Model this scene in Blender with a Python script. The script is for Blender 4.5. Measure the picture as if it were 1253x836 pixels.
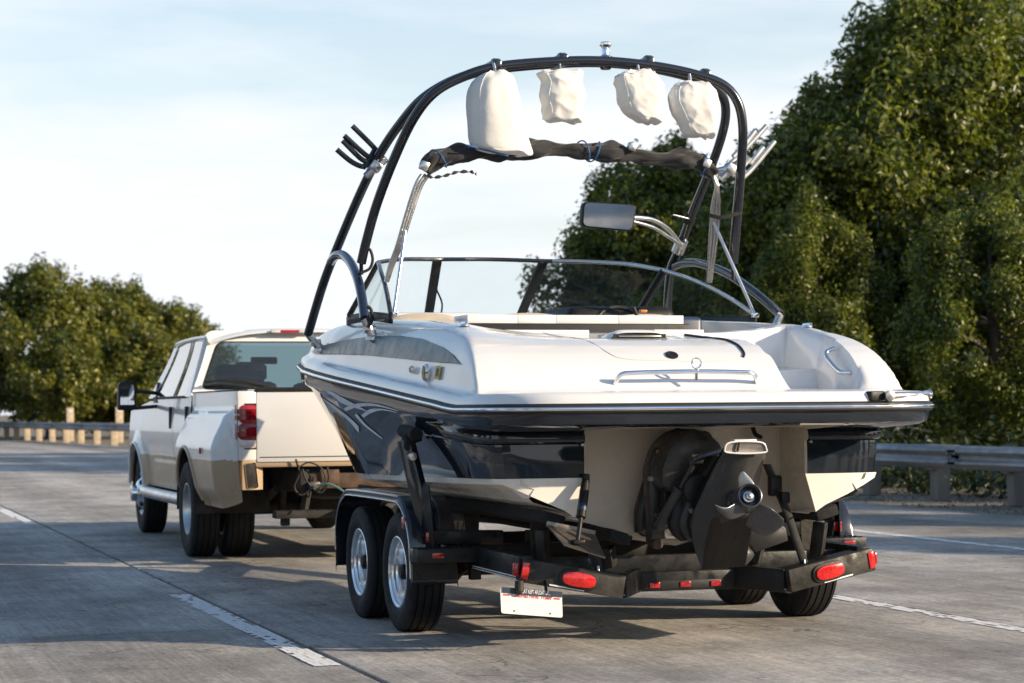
import bpy, bmesh, math, random
import numpy as np
from mathutils import Vector, Matrix
R = math.radians
random.seed(7)
SC = bpy.context.scene
for _o in list(bpy.data.objects): bpy.data.objects.remove(_o)
COL = SC.collection

# ------------------------------------------------------------------ camera, sky, sun, exposure
CF, CTH, CV0, CRO, CH = 2744.5, R(17.507), 500.66, R(-.491), 1.213      # focal px, yaw, horizon row, roll, eye height
cd = bpy.data.cameras.new('camera'); cam = bpy.data.objects.new('camera', cd); COL.objects.link(cam)
cd.sensor_width = 36; cd.lens = CF / 1253 * 36; cd.clip_end = 3000; cd.clip_start = .1
cd.shift_y = (CV0 - 418) / 1253
cam.location = (0, 0, CH)
cam.rotation_euler = (Matrix.Rotation(-CTH, 4, 'Z') @ Matrix.Rotation(R(90), 4, 'X') @ Matrix.Rotation(CRO, 4, 'Z')).to_euler()
cd.dof.use_dof = True; cd.dof.focus_distance = 11.9; cd.dof.aperture_fstop = 4.5
SC.camera = cam
SUN_AZ = (.82, -.572); SUN_EL = R(18.5)
SC.view_settings.view_transform = 'Standard'; SC.view_settings.look = 'None'
SC.view_settings.gamma = 1; SC.view_settings.exposure = .55
W = bpy.data.worlds.new('World'); SC.world = W; W.use_nodes = True
wn, wl = W.node_tree.nodes, W.node_tree.links
bg = wn['Background']; bg.inputs[1].default_value = .14
sky = wn.new('ShaderNodeTexSky'); sky.sky_type = 'NISHITA'; sky.sun_disc = False
sky.sun_elevation = SUN_EL; sky.sun_rotation = math.atan2(*SUN_AZ); sky.air_density = 1.25; sky.dust_density = .9; sky.ozone_density = 3.0
# thin high cloud over the whole sky
tc = wn.new('ShaderNodeTexCoord'); mp = wn.new('ShaderNodeMapping'); mp.inputs['Scale'].default_value = (1.0, 1.0, 5.0)
nz = wn.new('ShaderNodeTexNoise'); nz.inputs['Scale'].default_value = 3.4; nz.inputs['Detail'].default_value = 6; nz.inputs['Roughness'].default_value = .55
rp = wn.new('ShaderNodeValToRGB'); rp.color_ramp.elements[0].position = .38; rp.color_ramp.elements[1].position = .62
rp.color_ramp.elements[0].color = (.42, .42, .42, 1); rp.color_ramp.elements[1].color = (1, 1, 1, 1)
mx = wn.new('ShaderNodeMix'); mx.data_type = 'RGBA'; mx.inputs[7].default_value = (4.85, 5.02, 5.28, 1)
wl.new(tc.outputs['Generated'], mp.inputs[0]); wl.new(mp.outputs[0], nz.inputs[0]); wl.new(nz.outputs[0], rp.inputs[0])
sx = wn.new('ShaderNodeSeparateXYZ'); wl.new(tc.outputs['Generated'], sx.inputs[0])
hz = wn.new('ShaderNodeMapRange'); hz.inputs[1].default_value = 0; hz.inputs[2].default_value = .31; hz.inputs[3].default_value = 1.9; hz.inputs[4].default_value = .06; wl.new(sx.outputs['Z'], hz.inputs[0])
mh = wn.new('ShaderNodeMath'); mh.operation = 'MULTIPLY'; mh.use_clamp = True; wl.new(rp.outputs[0], mh.inputs[0]); wl.new(hz.outputs[0], mh.inputs[1])
wl.new(mh.outputs[0], mx.inputs[0]); wl.new(sky.outputs[0], mx.inputs[6]); wl.new(mx.outputs[2], bg.inputs[0])
sd = bpy.data.lights.new('sun', 'SUN'); sd.energy = 5.0; sd.angle = R(.5); sd.color = (1, .82, .60)
sun = bpy.data.objects.new('sun', sd); COL.objects.link(sun)
_s = Vector((SUN_AZ[0]*math.cos(SUN_EL), SUN_AZ[1]*math.cos(SUN_EL), math.sin(SUN_EL)))
sun.rotation_euler = _s.to_track_quat('Z', 'Y').to_euler(); sun.location = (30, -20, 20)

# ------------------------------------------------------------------ pixel -> place
FW = Vector((math.sin(CTH), math.cos(CTH), 0)); RT = Vector((math.cos(CTH), -math.sin(CTH), 0)); UP = Vector((0, 0, 1))
BO = Vector((4.356, 10.6, 0)); BY = R(.287)                            # where the boat and trailer stand and head
BM = Matrix.Rotation(BY, 3, 'Z')
def at(u, v, x=None, y=None, z=None, world=False):
    p, q = u - 626.5, v - CV0; c, s = math.cos(CRO), math.sin(CRO)
    D = FW + RT*((p*c + q*s)/CF) - UP*((-p*s + q*c)/CF); Q = Vector((0, 0, CH))
    if not world: D = BM.transposed() @ D; Q = BM.transposed() @ (Q - BO)
    i = 0 if x is not None else 1 if y is not None else 2
    return Q + D*(((x, y, z)[i] - Q[i])/D[i])

# ------------------------------------------------------------------ helpers
def tag(o, label=None, cat=None, group=None, kind=None):
    if label: o['label'] = label
    if cat: o['category'] = cat
    if group: o['group'] = group
    if kind: o['kind'] = kind
    return o
def empty(name, loc=(0, 0, 0), rz=0, parent=None):
    o = bpy.data.objects.new(name, None); COL.objects.link(o); o.location = loc; o.rotation_euler.z = rz; o.parent = parent
    o.empty_display_size = .2
    return o
def link(name, me, parent=None):
    o = bpy.data.objects.new(name, me); COL.objects.link(o); o.parent = parent
    return o
def mesh(name, vs, fs, mats, parent=None, ang=35, mi=None, smooth=True):
    me = bpy.data.meshes.new(name); me.from_pydata([tuple(v) for v in vs], [], fs)
    for m in (mats if isinstance(mats, (list, tuple)) else [mats]): me.materials.append(m)
    if mi is not None: me.polygons.foreach_set('material_index', mi)
    bm = bmesh.new(); bm.from_mesh(me); bmesh.ops.recalc_face_normals(bm, faces=bm.faces); bm.to_mesh(me); bm.free()
    if smooth:
        me.shade_smooth(); me.set_sharp_from_angle(angle=R(ang))
    me.update()
    return link(name, me, parent)
def grid(name, rows, mats, parent=None, close=False, cap=False, mi=None, ang=35, closer=False):
    """rows of equal-length point lists -> a lofted surface; close joins each row's ends, cap fills the first and last row"""
    n, m = len(rows), len(rows[0]); vs = [p for r in rows for p in r]; fs = []; ml = []
    for i in range(n - 1 if not closer else n):
        for j in range(m if close else m - 1):
            a, b = i*m + j, i*m + (j+1) % m; c, d = ((i+1) % n)*m + (j+1) % m, ((i+1) % n)*m + j
            fs.append((a, b, c, d)); ml.append(mi(i, j) if mi else 0)
    if cap: fs += [tuple(range(m)), tuple((n-1)*m + j for j in range(m))]; ml += [0, 0]
    return mesh(name, vs, fs, mats, parent, ang, ml)
def spline(P, k=6):
    P = [Vector(p) for p in P]; out = []
    for i in range(len(P)-1):
        a, b, c, d = P[max(i-1, 0)], P[i], P[i+1], P[min(i+2, len(P)-1)]
        for j in range(k):
            t = j/k; out.append(.5*((2*b) + (c-a)*t + (2*a-5*b+4*c-d)*t*t + (3*b-a-3*c+d)*t**3))
    return out + [P[-1]]
def tube_geo(P, r, n=12, caps=True):
    """sweep a circle along P; r a number or a list"""
    P = [Vector(p) for p in P]; vs, fs = [], []; N = len(P); nrm = None
    for i, p in enumerate(P):
        t = (P[min(i+1, N-1)] - P[max(i-1, 0)]).normalized()
        if nrm is None: nrm = t.orthogonal().normalized()
        nrm = (nrm - t*nrm.dot(t)); nrm = nrm.normalized() if nrm.length > 1e-6 else t.orthogonal().normalized()
        b = t.cross(nrm); rr = r[i] if isinstance(r, (list, tuple)) else r
        for k in range(n): a = 2*math.pi*k/n; vs.append(p + (nrm*math.cos(a) + b*math.sin(a))*rr)
    for i in range(N-1):
        for k in range(n): fs.append((i*n+k, i*n+(k+1) % n, (i+1)*n+(k+1) % n, (i+1)*n+k))
    if caps: fs += [tuple(range(n)), tuple((N-1)*n + k for k in range(n))]
    return vs, fs
def join(*gs):
    vs, fs = [], []
    for v, f in gs: o = len(vs); vs += list(v); fs += [tuple(i+o for i in q) for q in f]
    return vs, fs
def tube(name, P, r, m, parent=None, n=12, k=6, smooth=True):
    Q = spline(P, k) if smooth and len(P) > 2 else P
    if isinstance(r, (list, tuple)):
        xs = np.linspace(0, 1, len(r)); r = list(np.interp(np.linspace(0, 1, len(Q)), xs, r))
    v, f = tube_geo(Q, r, n); return mesh(name, v, f, m, parent, 50)
def box_geo(c, s, rot=None, bev=0, seg=2):
    bm = bmesh.new(); bmesh.ops.create_cube(bm, size=1); bmesh.ops.scale(bm, vec=s, verts=bm.verts)
    if bev: bmesh.ops.bevel(bm, geom=bm.edges[:], offset=bev, segments=seg, affect='EDGES', profile=.5)
    M = Matrix.Translation(c) @ (rot.to_4x4() if rot else Matrix.Identity(4)); bmesh.ops.transform(bm, matrix=M, verts=bm.verts)
    bm.verts.index_update(); g = [v.co.copy() for v in bm.verts], [tuple(v.index for v in f.verts) for f in bm.faces]; bm.free(); return g
def box(name, c, s, m, parent=None, rot=None, bev=.006, seg=2): return mesh(name, *box_geo(c, s, rot, bev, seg), m, parent, 40)
def beam_geo(a, b, w, h, bev=.004, up=(0, 0, 1)):
    a, b = Vector(a), Vector(b); t = (b-a); L = t.length; t.normalize(); s = t.cross(Vector(up)).normalized(); u = s.cross(t)
    return box_geo((a+b)/2, (w, L, h), Matrix((s, t, u)).transposed(), bev)
def beam(name, a, b, w, h, m, parent=None, bev=.004, up=(0, 0, 1)): return mesh(name, *beam_geo(a, b, w, h, bev, up), m, parent, 40)
def lathe_geo(prof, n=32, axis='X', c=(0, 0, 0), caps=True):
    """prof: list of (along, radius); spun about an axis"""
    vs, fs = [], []; c = Vector(c)
    for a, r in prof:
        for k in range(n):
            t = 2*math.pi*k/n; p = {'X': (a, r*math.cos(t), r*math.sin(t)), 'Y': (r*math.cos(t), a, r*math.sin(t)), 'Z': (r*math.cos(t), r*math.sin(t), a)}[axis]
            vs.append(c + Vector(p))
    for i in range(len(prof)-1):
        for k in range(n): fs.append((i*n+k, i*n+(k+1) % n, (i+1)*n+(k+1) % n, (i+1)*n+k))
    for i in (0, len(prof)-1):
        if caps and tuple(prof[0]) != tuple(prof[-1]) and prof[i][1] > 1e-4: fs.append(tuple(i*n+k for k in range(n)))
    return vs, fs
def xf(g, M): return [M @ Vector(v) for v in g[0]], g[1]
def prism_geo(poly, d):
    """extrude a 3-D polygon by vector d"""
    n = len(poly); d = Vector(d); vs = [Vector(p) for p in poly] + [Vector(p)+d for p in poly]
    return vs, [tuple(range(n)), tuple(range(n, 2*n))] + [(i, (i+1) % n, n+(i+1) % n, n+i) for i in range(n)]
def prism(name, poly, d, m, parent=None, bev=0):
    g = prism_geo(poly, d)
    if bev:
        bm = bmesh.new(); V = [bm.verts.new(v) for v in g[0]]
        for f in g[1]: bm.faces.new([V[i] for i in f])
        bmesh.ops.recalc_face_normals(bm, faces=bm.faces); bmesh.ops.bevel(bm, geom=bm.edges[:], offset=bev, segments=2, affect='EDGES', profile=.5)
        bm.verts.index_update(); g = [v.co.copy() for v in bm.verts], [tuple(v.index for v in f.verts) for f in bm.faces]; bm.free()
    return mesh(name, *g, m, parent, 35)
def lerp(x, xs, ys): return float(np.interp(x, xs, ys))
def sm(t): t = min(1, max(0, t)); return t*t*(3-2*t)
def text_mesh(name, s, size, m, parent, M, shear=0, width=None):
    c = bpy.data.curves.new(name, 'FONT'); c.body = s; c.size = size; c.shear = shear; c.align_x = 'CENTER'; c.extrude = .0004
    t = bpy.data.objects.new(name, c); COL.objects.link(t); dg = bpy.context.evaluated_depsgraph_get()
    me = bpy.data.meshes.new_from_object(t.evaluated_get(dg)); bpy.data.objects.remove(t)
    if width:
        xs = [v.co.x for v in me.vertices]; k = width/(max(xs)-min(xs)); me.transform(Matrix.Diagonal((k, 1, 1, 1)))
    me.transform(M); me.materials.clear(); me.materials.append(m); return link(name, me, parent)
def copy_tree(o, parent=None):
    c = o.copy(); COL.objects.link(c); c.parent = parent
    for ch in list(o.children): copy_tree(ch, c)
    return c

# ------------------------------------------------------------------ materials
def pm(name, col, rough=.5, metal=0, var=.12, scale=6, bump=0, coat=0, spec=.5, rvar=.08, bscale=None, emit=None, stretch=None, trans=0, sheen=0):
    m = bpy.data.materials.new(name); m.use_nodes = True; N, L = m.node_tree.nodes, m.node_tree.links; b = N['Principled BSDF']
    b.inputs['Metallic'].default_value = metal; b.inputs['Roughness'].default_value = rough; b.inputs['Specular IOR Level'].default_value = spec
    b.inputs['Coat Weight'].default_value = coat; b.inputs['Coat Roughness'].default_value = .03
    b.inputs['Transmission Weight'].default_value = trans; b.inputs['Sheen Weight'].default_value = sheen
    t = N.new('ShaderNodeTexCoord'); mp = N.new('ShaderNodeMapping'); mp.inputs['Scale'].default_value = stretch or (1, 1, 1); L.new(t.outputs['Object'], mp.inputs[0])
    n = N.new('ShaderNodeTexNoise'); n.inputs['Scale'].default_value = scale; n.inputs['Detail'].default_value = 5; L.new(mp.outputs[0], n.inputs[0])
    mr = N.new('ShaderNodeMapRange'); mr.inputs[1].default_value = .3; mr.inputs[2].default_value = .7; mr.inputs[3].default_value = 1-var; mr.inputs[4].default_value = 1+var; L.new(n.outputs[0], mr.inputs[0])
    vm = N.new('ShaderNodeVectorMath'); vm.operation = 'SCALE'; vm.inputs[0].default_value = col[:3]; L.new(mr.outputs[0], vm.inputs['Scale']); L.new(vm.outputs[0], b.inputs['Base Color'])
    r2 = N.new('ShaderNodeMapRange'); r2.inputs[1].default_value = .3; r2.inputs[2].default_value = .7; r2.inputs[3].default_value = max(.02, rough-rvar); r2.inputs[4].default_value = min(1, rough+rvar)
    n2 = N.new('ShaderNodeTexNoise'); n2.inputs['Scale'].default_value = scale*2.3; n2.inputs['Detail'].default_value = 4; L.new(mp.outputs[0], n2.inputs[0]); L.new(n2.outputs[0], r2.inputs[0]); L.new(r2.outputs[0], b.inputs['Roughness'])
    if bump:
        n3 = N.new('ShaderNodeTexNoise'); n3.inputs['Scale'].default_value = bscale or scale*4; n3.inputs['Detail'].default_value = 6; L.new(mp.outputs[0], n3.inputs[0])
        bp = N.new('ShaderNodeBump'); bp.inputs['Strength'].default_value = bump; bp.inputs['Distance'].default_value = .01; L.new(n3.outputs[0], bp.inputs['Height']); L.new(bp.outputs[0], b.inputs['Normal'])
    if emit: b.inputs['Emission Color'].default_value = (*emit[:3], 1); b.inputs['Emission Strength'].default_value = emit[3]
    return m
def glass(name, tint, refl=.9, dirt=.03):
    m = bpy.data.materials.new(name); m.use_nodes = True; N, L = m.node_tree.nodes, m.node_tree.links; N.remove(N['Principled BSDF'])
    tr = N.new('ShaderNodeBsdfTransparent'); tr.inputs[0].default_value = (*tint, 1); g = N.new('ShaderNodeBsdfGlossy'); g.inputs['Roughness'].default_value = .02
    lw = N.new('ShaderNodeLayerWeight'); lw.inputs[0].default_value = .5; pw = N.new('ShaderNodeMath'); pw.operation = 'POWER'; pw.inputs[1].default_value = 4.5; L.new(lw.outputs['Facing'], pw.inputs[0])
    mu = N.new('ShaderNodeMath'); mu.operation = 'MULTIPLY_ADD'; mu.use_clamp = True; mu.inputs[1].default_value = refl; mu.inputs[2].default_value = .05*refl; mx = N.new('ShaderNodeMixShader')
    L.new(pw.outputs[0], mu.inputs[0]); L.new(mu.outputs[0], mx.inputs[0]); L.new(tr.outputs[0], mx.inputs[1]); L.new(g.outputs[0], mx.inputs[2])
    d = N.new('ShaderNodeBsdfDiffuse'); d.inputs[0].default_value = (.6, .6, .58, 1); nz = N.new('ShaderNodeTexNoise'); nz.inputs['Scale'].default_value = 9
    m3 = N.new('ShaderNodeMath'); m3.operation = 'MULTIPLY'; m3.inputs[1].default_value = dirt*2; L.new(nz.outputs[0], m3.inputs[0])
    m2 = N.new('ShaderNodeMixShader'); L.new(m3.outputs[0], m2.inputs[0]); L.new(mx.outputs[0], m2.inputs[1]); L.new(d.outputs[0], m2.inputs[2]); L.new(m2.outputs[0], N['Material Output'].inputs[0])
    return m
M = dict(
    gel=pm('white_gelcoat', (.70, .69, .675), .22, var=.03, scale=2.5, coat=.5, rvar=.05),
    navy=pm('black_blue_gelcoat', (.012, .017, .025), .05, var=.2, scale=3, coat=.3, rvar=.02, spec=.5),
    beige=pm('cream_gelcoat', (.62, .55, .45), .3, var=.08, scale=4, coat=.3),
    bottom=pm('hull_bottom_gelcoat', (.74, .70, .64), .3, var=.05, scale=4),
    teal=pm('blue_green_stripe', (.012, .060, .085), .25, var=.15, scale=5, spec=.22),
    silver=pm('silver_vinyl', (.72, .73, .77), .4, metal=.0, var=.15, scale=9),
    chrome=pm('chrome', (.78, .78, .79), .12, metal=1, var=.06, rvar=.06),
    steel=pm('brushed_steel', (.55, .54, .52), .3, metal=1, var=.12, rvar=.1),
    alu=pm('anodised_aluminium', (.60, .60, .60), .32, metal=1, var=.1),
    bluetube=pm('polished_tower_tube', (.020, .030, .055), .14, metal=.2, var=.05, scale=3, coat=.6, rvar=.02),
    blacktube=pm('black_powder_coat', (.012, .014, .020), .2, var=.05, scale=3, coat=.4, rvar=.02),
    rubber=pm('tyre_rubber', (.014, .014, .015), .75, spec=.3, var=.3, scale=9, bump=.15, rvar=.1),
    blackm=pm('black_painted_steel', (.010, .011, .012), .42, spec=.3, var=.5, scale=7, bump=.12, rvar=.2),
    muddy=pm('dusty_black_steel', (.028, .026, .022), .6, spec=.3, var=.7, scale=9, bump=.25, rvar=.2),
    carpet=pm('black_bunk_carpet', (.012, .012, .013), .95, var=.4, scale=30, bump=.5),
    drive=pm('dark_grey_drive_paint', (.040, .038, .037), .34, spec=.3, var=.2, scale=8, rvar=.12),
    drive2=pm('black_drive_plastic', (.012, .012, .012), .48, spec=.3, var=.3, scale=10, rvar=.12),
    prop=pm('painted_propeller', (.06, .066, .078), .3, metal=.3, var=.2, scale=12),
    red=pm('red_lens', (.55, .014, .012), .14, var=.3, scale=60, coat=.6),
    dred=pm('dark_red_lens', (.34, .012, .012), .12, var=.25, scale=24, coat=.6),
    clearlens=pm('clear_lens', (.62, .55, .52), .12, var=.1, scale=30, coat=.5),
    amber=pm('amber_lens', (.75, .22, .03), .15, coat=.5),
    canvas=pm('cream_canvas', (.66, .645, .61), .85, var=.06, scale=5, bump=.25, bscale=22, sheen=.15),
    cloth=pm('black_sunbrella_cloth', (.011, .011, .012), .85, var=.35, scale=8, bump=.5, bscale=14, sheen=.2),
    cord=pm('blue_cord', (.02, .10, .28), .5, var=.2, scale=30),
    white=pm('white_truck_paint', (.72, .71, .69), .22, var=.02, scale=2, coat=.6, rvar=.03),
    tan=pm('tan_truck_paint', (.40, .285, .18), .34, metal=.0, var=.05, scale=3, coat=.15),
    trim=pm('black_plastic_trim', (.018, .018, .019), .5, spec=.3, var=.2, scale=14),
    under=pm('grimy_chassis', (.024, .021, .018), .8, var=.6, scale=8, bump=.4),
    rust=pm('rusty_hitch', (.085, .05, .032), .7, metal=.2, var=.45, scale=12, bump=.3),
    seat=pm('beige_upholstery', (.42, .37, .30), .6, var=.06, scale=9, bump=.08),
    navyseat=pm('navy_upholstery', (.02, .035, .075), .4, var=.15, scale=9),
    plate=pm('plate_white', (.78, .76, .72), .4, var=.04, scale=18),
    ink=pm('red_ink', (.55, .03, .05), .5), navyink=pm('dark_blue_ink', (.02, .035, .06), .45), whiteink=pm('white_ink', (.75, .77, .78), .5),
    yellow=pm('yellow_sticker', (.62, .42, .08), .5),
    zinc=pm('weathered_zinc', (.25, .255, .265), .5, metal=.55, var=.18, scale=5, rvar=.12, bump=.08),
    wood=pm('grey_timber_post', (.19, .175, .155), .85, var=.25, scale=8, bump=.4, stretch=(1, 1, .15)),
    cwood=pm('pale_timber_post', (.45, .36, .25), .85, var=.2, scale=8, bump=.3),
    wglass=glass('clear_windscreen_glass', (.84, .90, .90), .45, .02),
    tglass=glass('tinted_truck_glass', (.21, .29, .31), 1.2, .02),
    fglass=glass('truck_windshield_glass', (.80, .92, .90), .6, .03),
    sglass=glass('side_window_glass', (.30, .40, .42), 1.7, .04),
    mirror=pm('mirror_glass', (.80, .82, .84), .03, metal=1, var=.02, rvar=.01),
)
# ------------------------------------------------------------------ the setting: ground, road, shoulder, markings
def road_mat(name, base, warm, joint=False):
    m = bpy.data.materials.new(name); m.use_nodes = True; N, L = m.node_tree.nodes, m.node_tree.links; b = N['Principled BSDF']
    t = N.new('ShaderNodeTexCoord')
    def noise(sc, st, det=6, ro=.6):
        mp = N.new('ShaderNodeMapping'); mp.inputs['Scale'].default_value = st; L.new(t.outputs['Object'], mp.inputs[0])
        n = N.new('ShaderNodeTexNoise'); n.inputs['Scale'].default_value = sc; n.inputs['Detail'].default_value = det; n.inputs['Roughness'].default_value = ro; L.new(mp.outputs[0], n.inputs[0]); return n.outputs[0]
    def rng(s, a, b_, lo, hi):
        r = N.new('ShaderNodeMapRange'); L.new(s, r.inputs[0]); r.inputs[1].default_value = a; r.inputs[2].default_value = b_; r.inputs[3].default_value = lo; r.inputs[4].default_value = hi; return r.outputs[0]
    def mul(a, b_):
        r = N.new('ShaderNodeMath'); r.operation = 'MULTIPLY'; L.new(a, r.inputs[0]); L.new(b_, r.inputs[1]); return r.outputs[0]
    big = rng(noise(.5, (1, .35, 1)), .3, .7, .78, 1.2)
    streak = rng(noise(5, (1.6, .05, 1), 4), .3, .7, .88, 1.1)
    patch = rng(noise(1.1, (1, .8, 1), 5, .65), .35, .65, .70, 1.28)
    vd = N.new('ShaderNodeVectorMath'); vd.operation = 'ADD'; nv = N.new('ShaderNodeTexNoise'); nv.inputs['Scale'].default_value = 1.7; nv.inputs['Detail'].default_value = 6; L.new(t.outputs['Object'], nv.inputs[0])
    sv = N.new('ShaderNodeVectorMath'); sv.operation = 'SCALE'; sv.inputs['Scale'].default_value = 1.4; L.new(nv.outputs['Color'], sv.inputs[0]); L.new(t.outputs['Object'], vd.inputs[0]); L.new(sv.outputs[0], vd.inputs[1])
    vo = N.new('ShaderNodeTexVoronoi'); vo.feature = 'DISTANCE_TO_EDGE'; vo.inputs['Scale'].default_value = .23; L.new(vd.outputs[0], vo.inputs['Vector'])
    crack = rng(vo.outputs['Distance'], .0, .0035, .35, 1)
    sx_ = N.new('ShaderNodeSeparateXYZ'); L.new(t.outputs['Object'], sx_.inputs[0]); mw = N.new('ShaderNodeMath'); mw.operation = 'MULTIPLY_ADD'; mw.inputs[1].default_value = 2*math.pi/1.92; mw.inputs[2].default_value = -3.41*2*math.pi/1.92; L.new(sx_.outputs['X'], mw.inputs[0])
    cs = N.new('ShaderNodeMath'); cs.operation = 'COSINE'; L.new(mw.outputs[0], cs.inputs[0]); wheel = rng(cs.outputs[0], -1, 1, 1.08, .84)
    stone = rng(noise(11, (1, .6, 1), 6, .8), .3, .7, .78, 1.22)
    groove = rng(noise(30, (1.4, .035, 1), 2), .35, .65, .86, 1.1)
    agg = rng(noise(30, (1, .7, 1), 9, .9), .36, .66, .55, 1.45)
    spot = rng(noise(6, (1, .6, 1), 5, .7), .66, .72, 1, .45)
    oi = N.new('ShaderNodeObjectInfo'); ob = rng(oi.outputs['Random'], 0, 1, .88, 1.1)
    v = mul(mul(mul(mul(mul(mul(mul(mul(mul(big, streak), groove), agg), spot), ob), patch), crack), wheel), stone)
    mixc = N.new('ShaderNodeMix'); mixc.data_type = 'RGBA'; mixc.inputs[6].default_value = (*base, 1); mixc.inputs[7].default_value = (*warm, 1); L.new(noise(1.3, (1, .4, 1), 4), mixc.inputs[0])
    vm = N.new('ShaderNodeVectorMath'); vm.operation = 'SCALE'; L.new(mixc.outputs[2], vm.inputs[0]); L.new(v, vm.inputs['Scale']); L.new(vm.outputs[0], b.inputs['Base Color'])
    b.inputs['Roughness'].default_value = .8; b.inputs['Specular IOR Level'].default_value = .3
    hgt = N.new('ShaderNodeMath'); hgt.operation = 'ADD'; L.new(agg, hgt.inputs[0]); L.new(groove, hgt.inputs[1])
    bp = N.new('ShaderNodeBump'); bp.inputs['Strength'].default_value = .55; bp.inputs['Distance'].default_value = .006; L.new(hgt.outputs[0], bp.inputs['Height']); L.new(bp.outputs[0], b.inputs['Normal'])
    return m
CONC = road_mat('grooved_concrete', (.325, .328, .336), (.425, .378, .315))
SHLD = road_mat('shoulder_asphalt', (.27, .255, .235), (.33, .30, .255))
BASE = pm('joint_tar', (.045, .043, .040), .9, var=.5, scale=9, bump=.3)
DIRT = pm('roadside_dirt', (.17, .14, .105), .95, var=.35, scale=1.2, bump=.6, bscale=30)
PAINT = pm('worn_road_paint', (.76, .75, .73), .7, var=.18, scale=26, bump=.2, bscale=60)
def bend(y): return -.00095*max(0, y-35)**2 if y < 140 else -.00095*105**2 - 2*.00095*105*(y-140)
tag(mesh('ground', [(-900, -300, -.06), (900, -300, -.06), (900, 1500, -.06), (-900, 1500, -.06)], [(0, 1, 2, 3)], DIRT), kind='structure')
def ribbon(name, x0, x1, ys, z, m, parent=None):
    return grid(name, [[(x0+bend(y), y, z), (x1+bend(y), y, z)] for y in ys], m, parent)
YS = [-60, -20, 0, 20] + list(range(35, 146, 5)) + [200, 260]
road = tag(ribbon('road', -13, 9.95, YS, -.016, BASE), kind='structure')
LANES = [(-9.0, -5.25), (-5.24, -1.46), (-1.45, 2.44), (2.472, 6.32), (6.34, 9.94)]
for li, (x0, x1) in enumerate(LANES):
    y = -12.1 + [1.2, .4, 0, .25, .1][li]
    while y < 150:
        L_ = 4.9; y1 = y + L_ - .02; pts = [(x0+bend(y), y), (x1+bend(y), y), (x1+bend(y1), y1), (x0+bend(y1), y1)]
        vs = [(px, py, -.015) for px, py in pts] + [(px, py, -.002) for px, py in pts]
        cx, cy = sum(p[0] for p in pts)/4, sum(p[1] for p in pts)/4; dz = random.uniform(-.0015, .0015)
        vs += [(px + (.006 if px < cx else -.006), py + (.006 if py < cy else -.006), dz) for px, py in pts]
        fs = [(8, 9, 10, 11)] + [(4*k+i, 4*k+(i+1) % 4, 4*k+4+(i+1) % 4, 4*k+4+i) for k in (0, 1) for i in range(4)]
        mesh('concrete_slab', vs, fs, CONC, road, smooth=False); y += L_
tag(ribbon('road_ahead', -13, 9.95, [150.2, 200, 260], -.004, CONC), kind='structure')
tag(ribbon('shoulder', 9.96, 12.7, YS, -.006, SHLD), kind='structure')
def paint(name, x, y0, y1, w=.125, chip=.10, step=.06):
    vs, fs = [], []; n = int((y1-y0)/step); cols = 5; rnd = random.Random(int(y0*10)+int(x*7))
    hole = [False]*cols
    for i in range(n):
        for c in range(cols):
            hole[c] = rnd.random() < (chip*.5 if not hole[c] else .45)
            edge = (c in (0, cols-1)) and rnd.random() < chip*1.2
            if hole[c] or edge: continue
            ya, yb = y0+i*step, y0+(i+1)*step; xa, xb = x-w/2+c*w/cols, x-w/2+(c+1)*w/cols
            xa += bend(ya); xb += bend(ya); j = lambda: rnd.uniform(-.004, .004)
            b = len(vs); vs += [(xa+j(), ya, .0032), (xb+j(), ya, .0032), (xb+j(), yb, .0032), (xa+j(), yb, .0032)]; fs.append((b, b+1, b+2, b+3))
    return tag(mesh(name, vs, fs, PAINT, smooth=False), kind='structure')
for k in range(-1, 5):
    st = .06 if k < 1 else .3
    paint('lane_marking', 2.36, 10.42+14.63*k, 14.88+14.63*k, .135, .10, st)
    paint('lane_marking', 6.24, 9.6+14.63*k, 14.2+14.63*k, .13, .2, st)
    paint('lane_marking', -1.55, 10.2+14.63*k, 14.6+14.63*k, .12, .3, st*2)
paint('edge_line', 9.74, -10, 30, .13, .12, .12); paint('edge_line', 9.74, 30, 140, .13, .08, .5)
# gravel strip and small litter of stones between shoulder and guard rail
def stones(name, n, xr, yr, m, s=(.006, .02)):
    rs = np.random.RandomState(3); ico = bmesh.new(); bmesh.ops.create_icosphere(ico, subdivisions=1, radius=1); ico.verts.index_update()
    bv = np.array([v.co[:] for v in ico.verts]); bf = np.array([[v.index for v in f.verts] for f in ico.faces]); ico.free()
    V, F = [], []
    for i in range(n):
        r = rs.uniform(*s); p = np.array([rs.uniform(*xr), rs.uniform(*yr), -.055+r*.4]); V.append(bv*r*rs.uniform(.6, 1.2, 3)+p); F.append(bf+len(bv)*i)
    return tag(mesh(name, np.concatenate(V).tolist(), [tuple(f) for f in np.concatenate(F).tolist()], m, smooth=False), 'loose gravel and clods along the foot of the guard rail', 'gravel', kind='stuff')
stones('gravel', 2600, (12.7, 16), (20, 40), pm('gravel_stone', (.15, .135, .11), .9, var=.4, scale=3))

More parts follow.
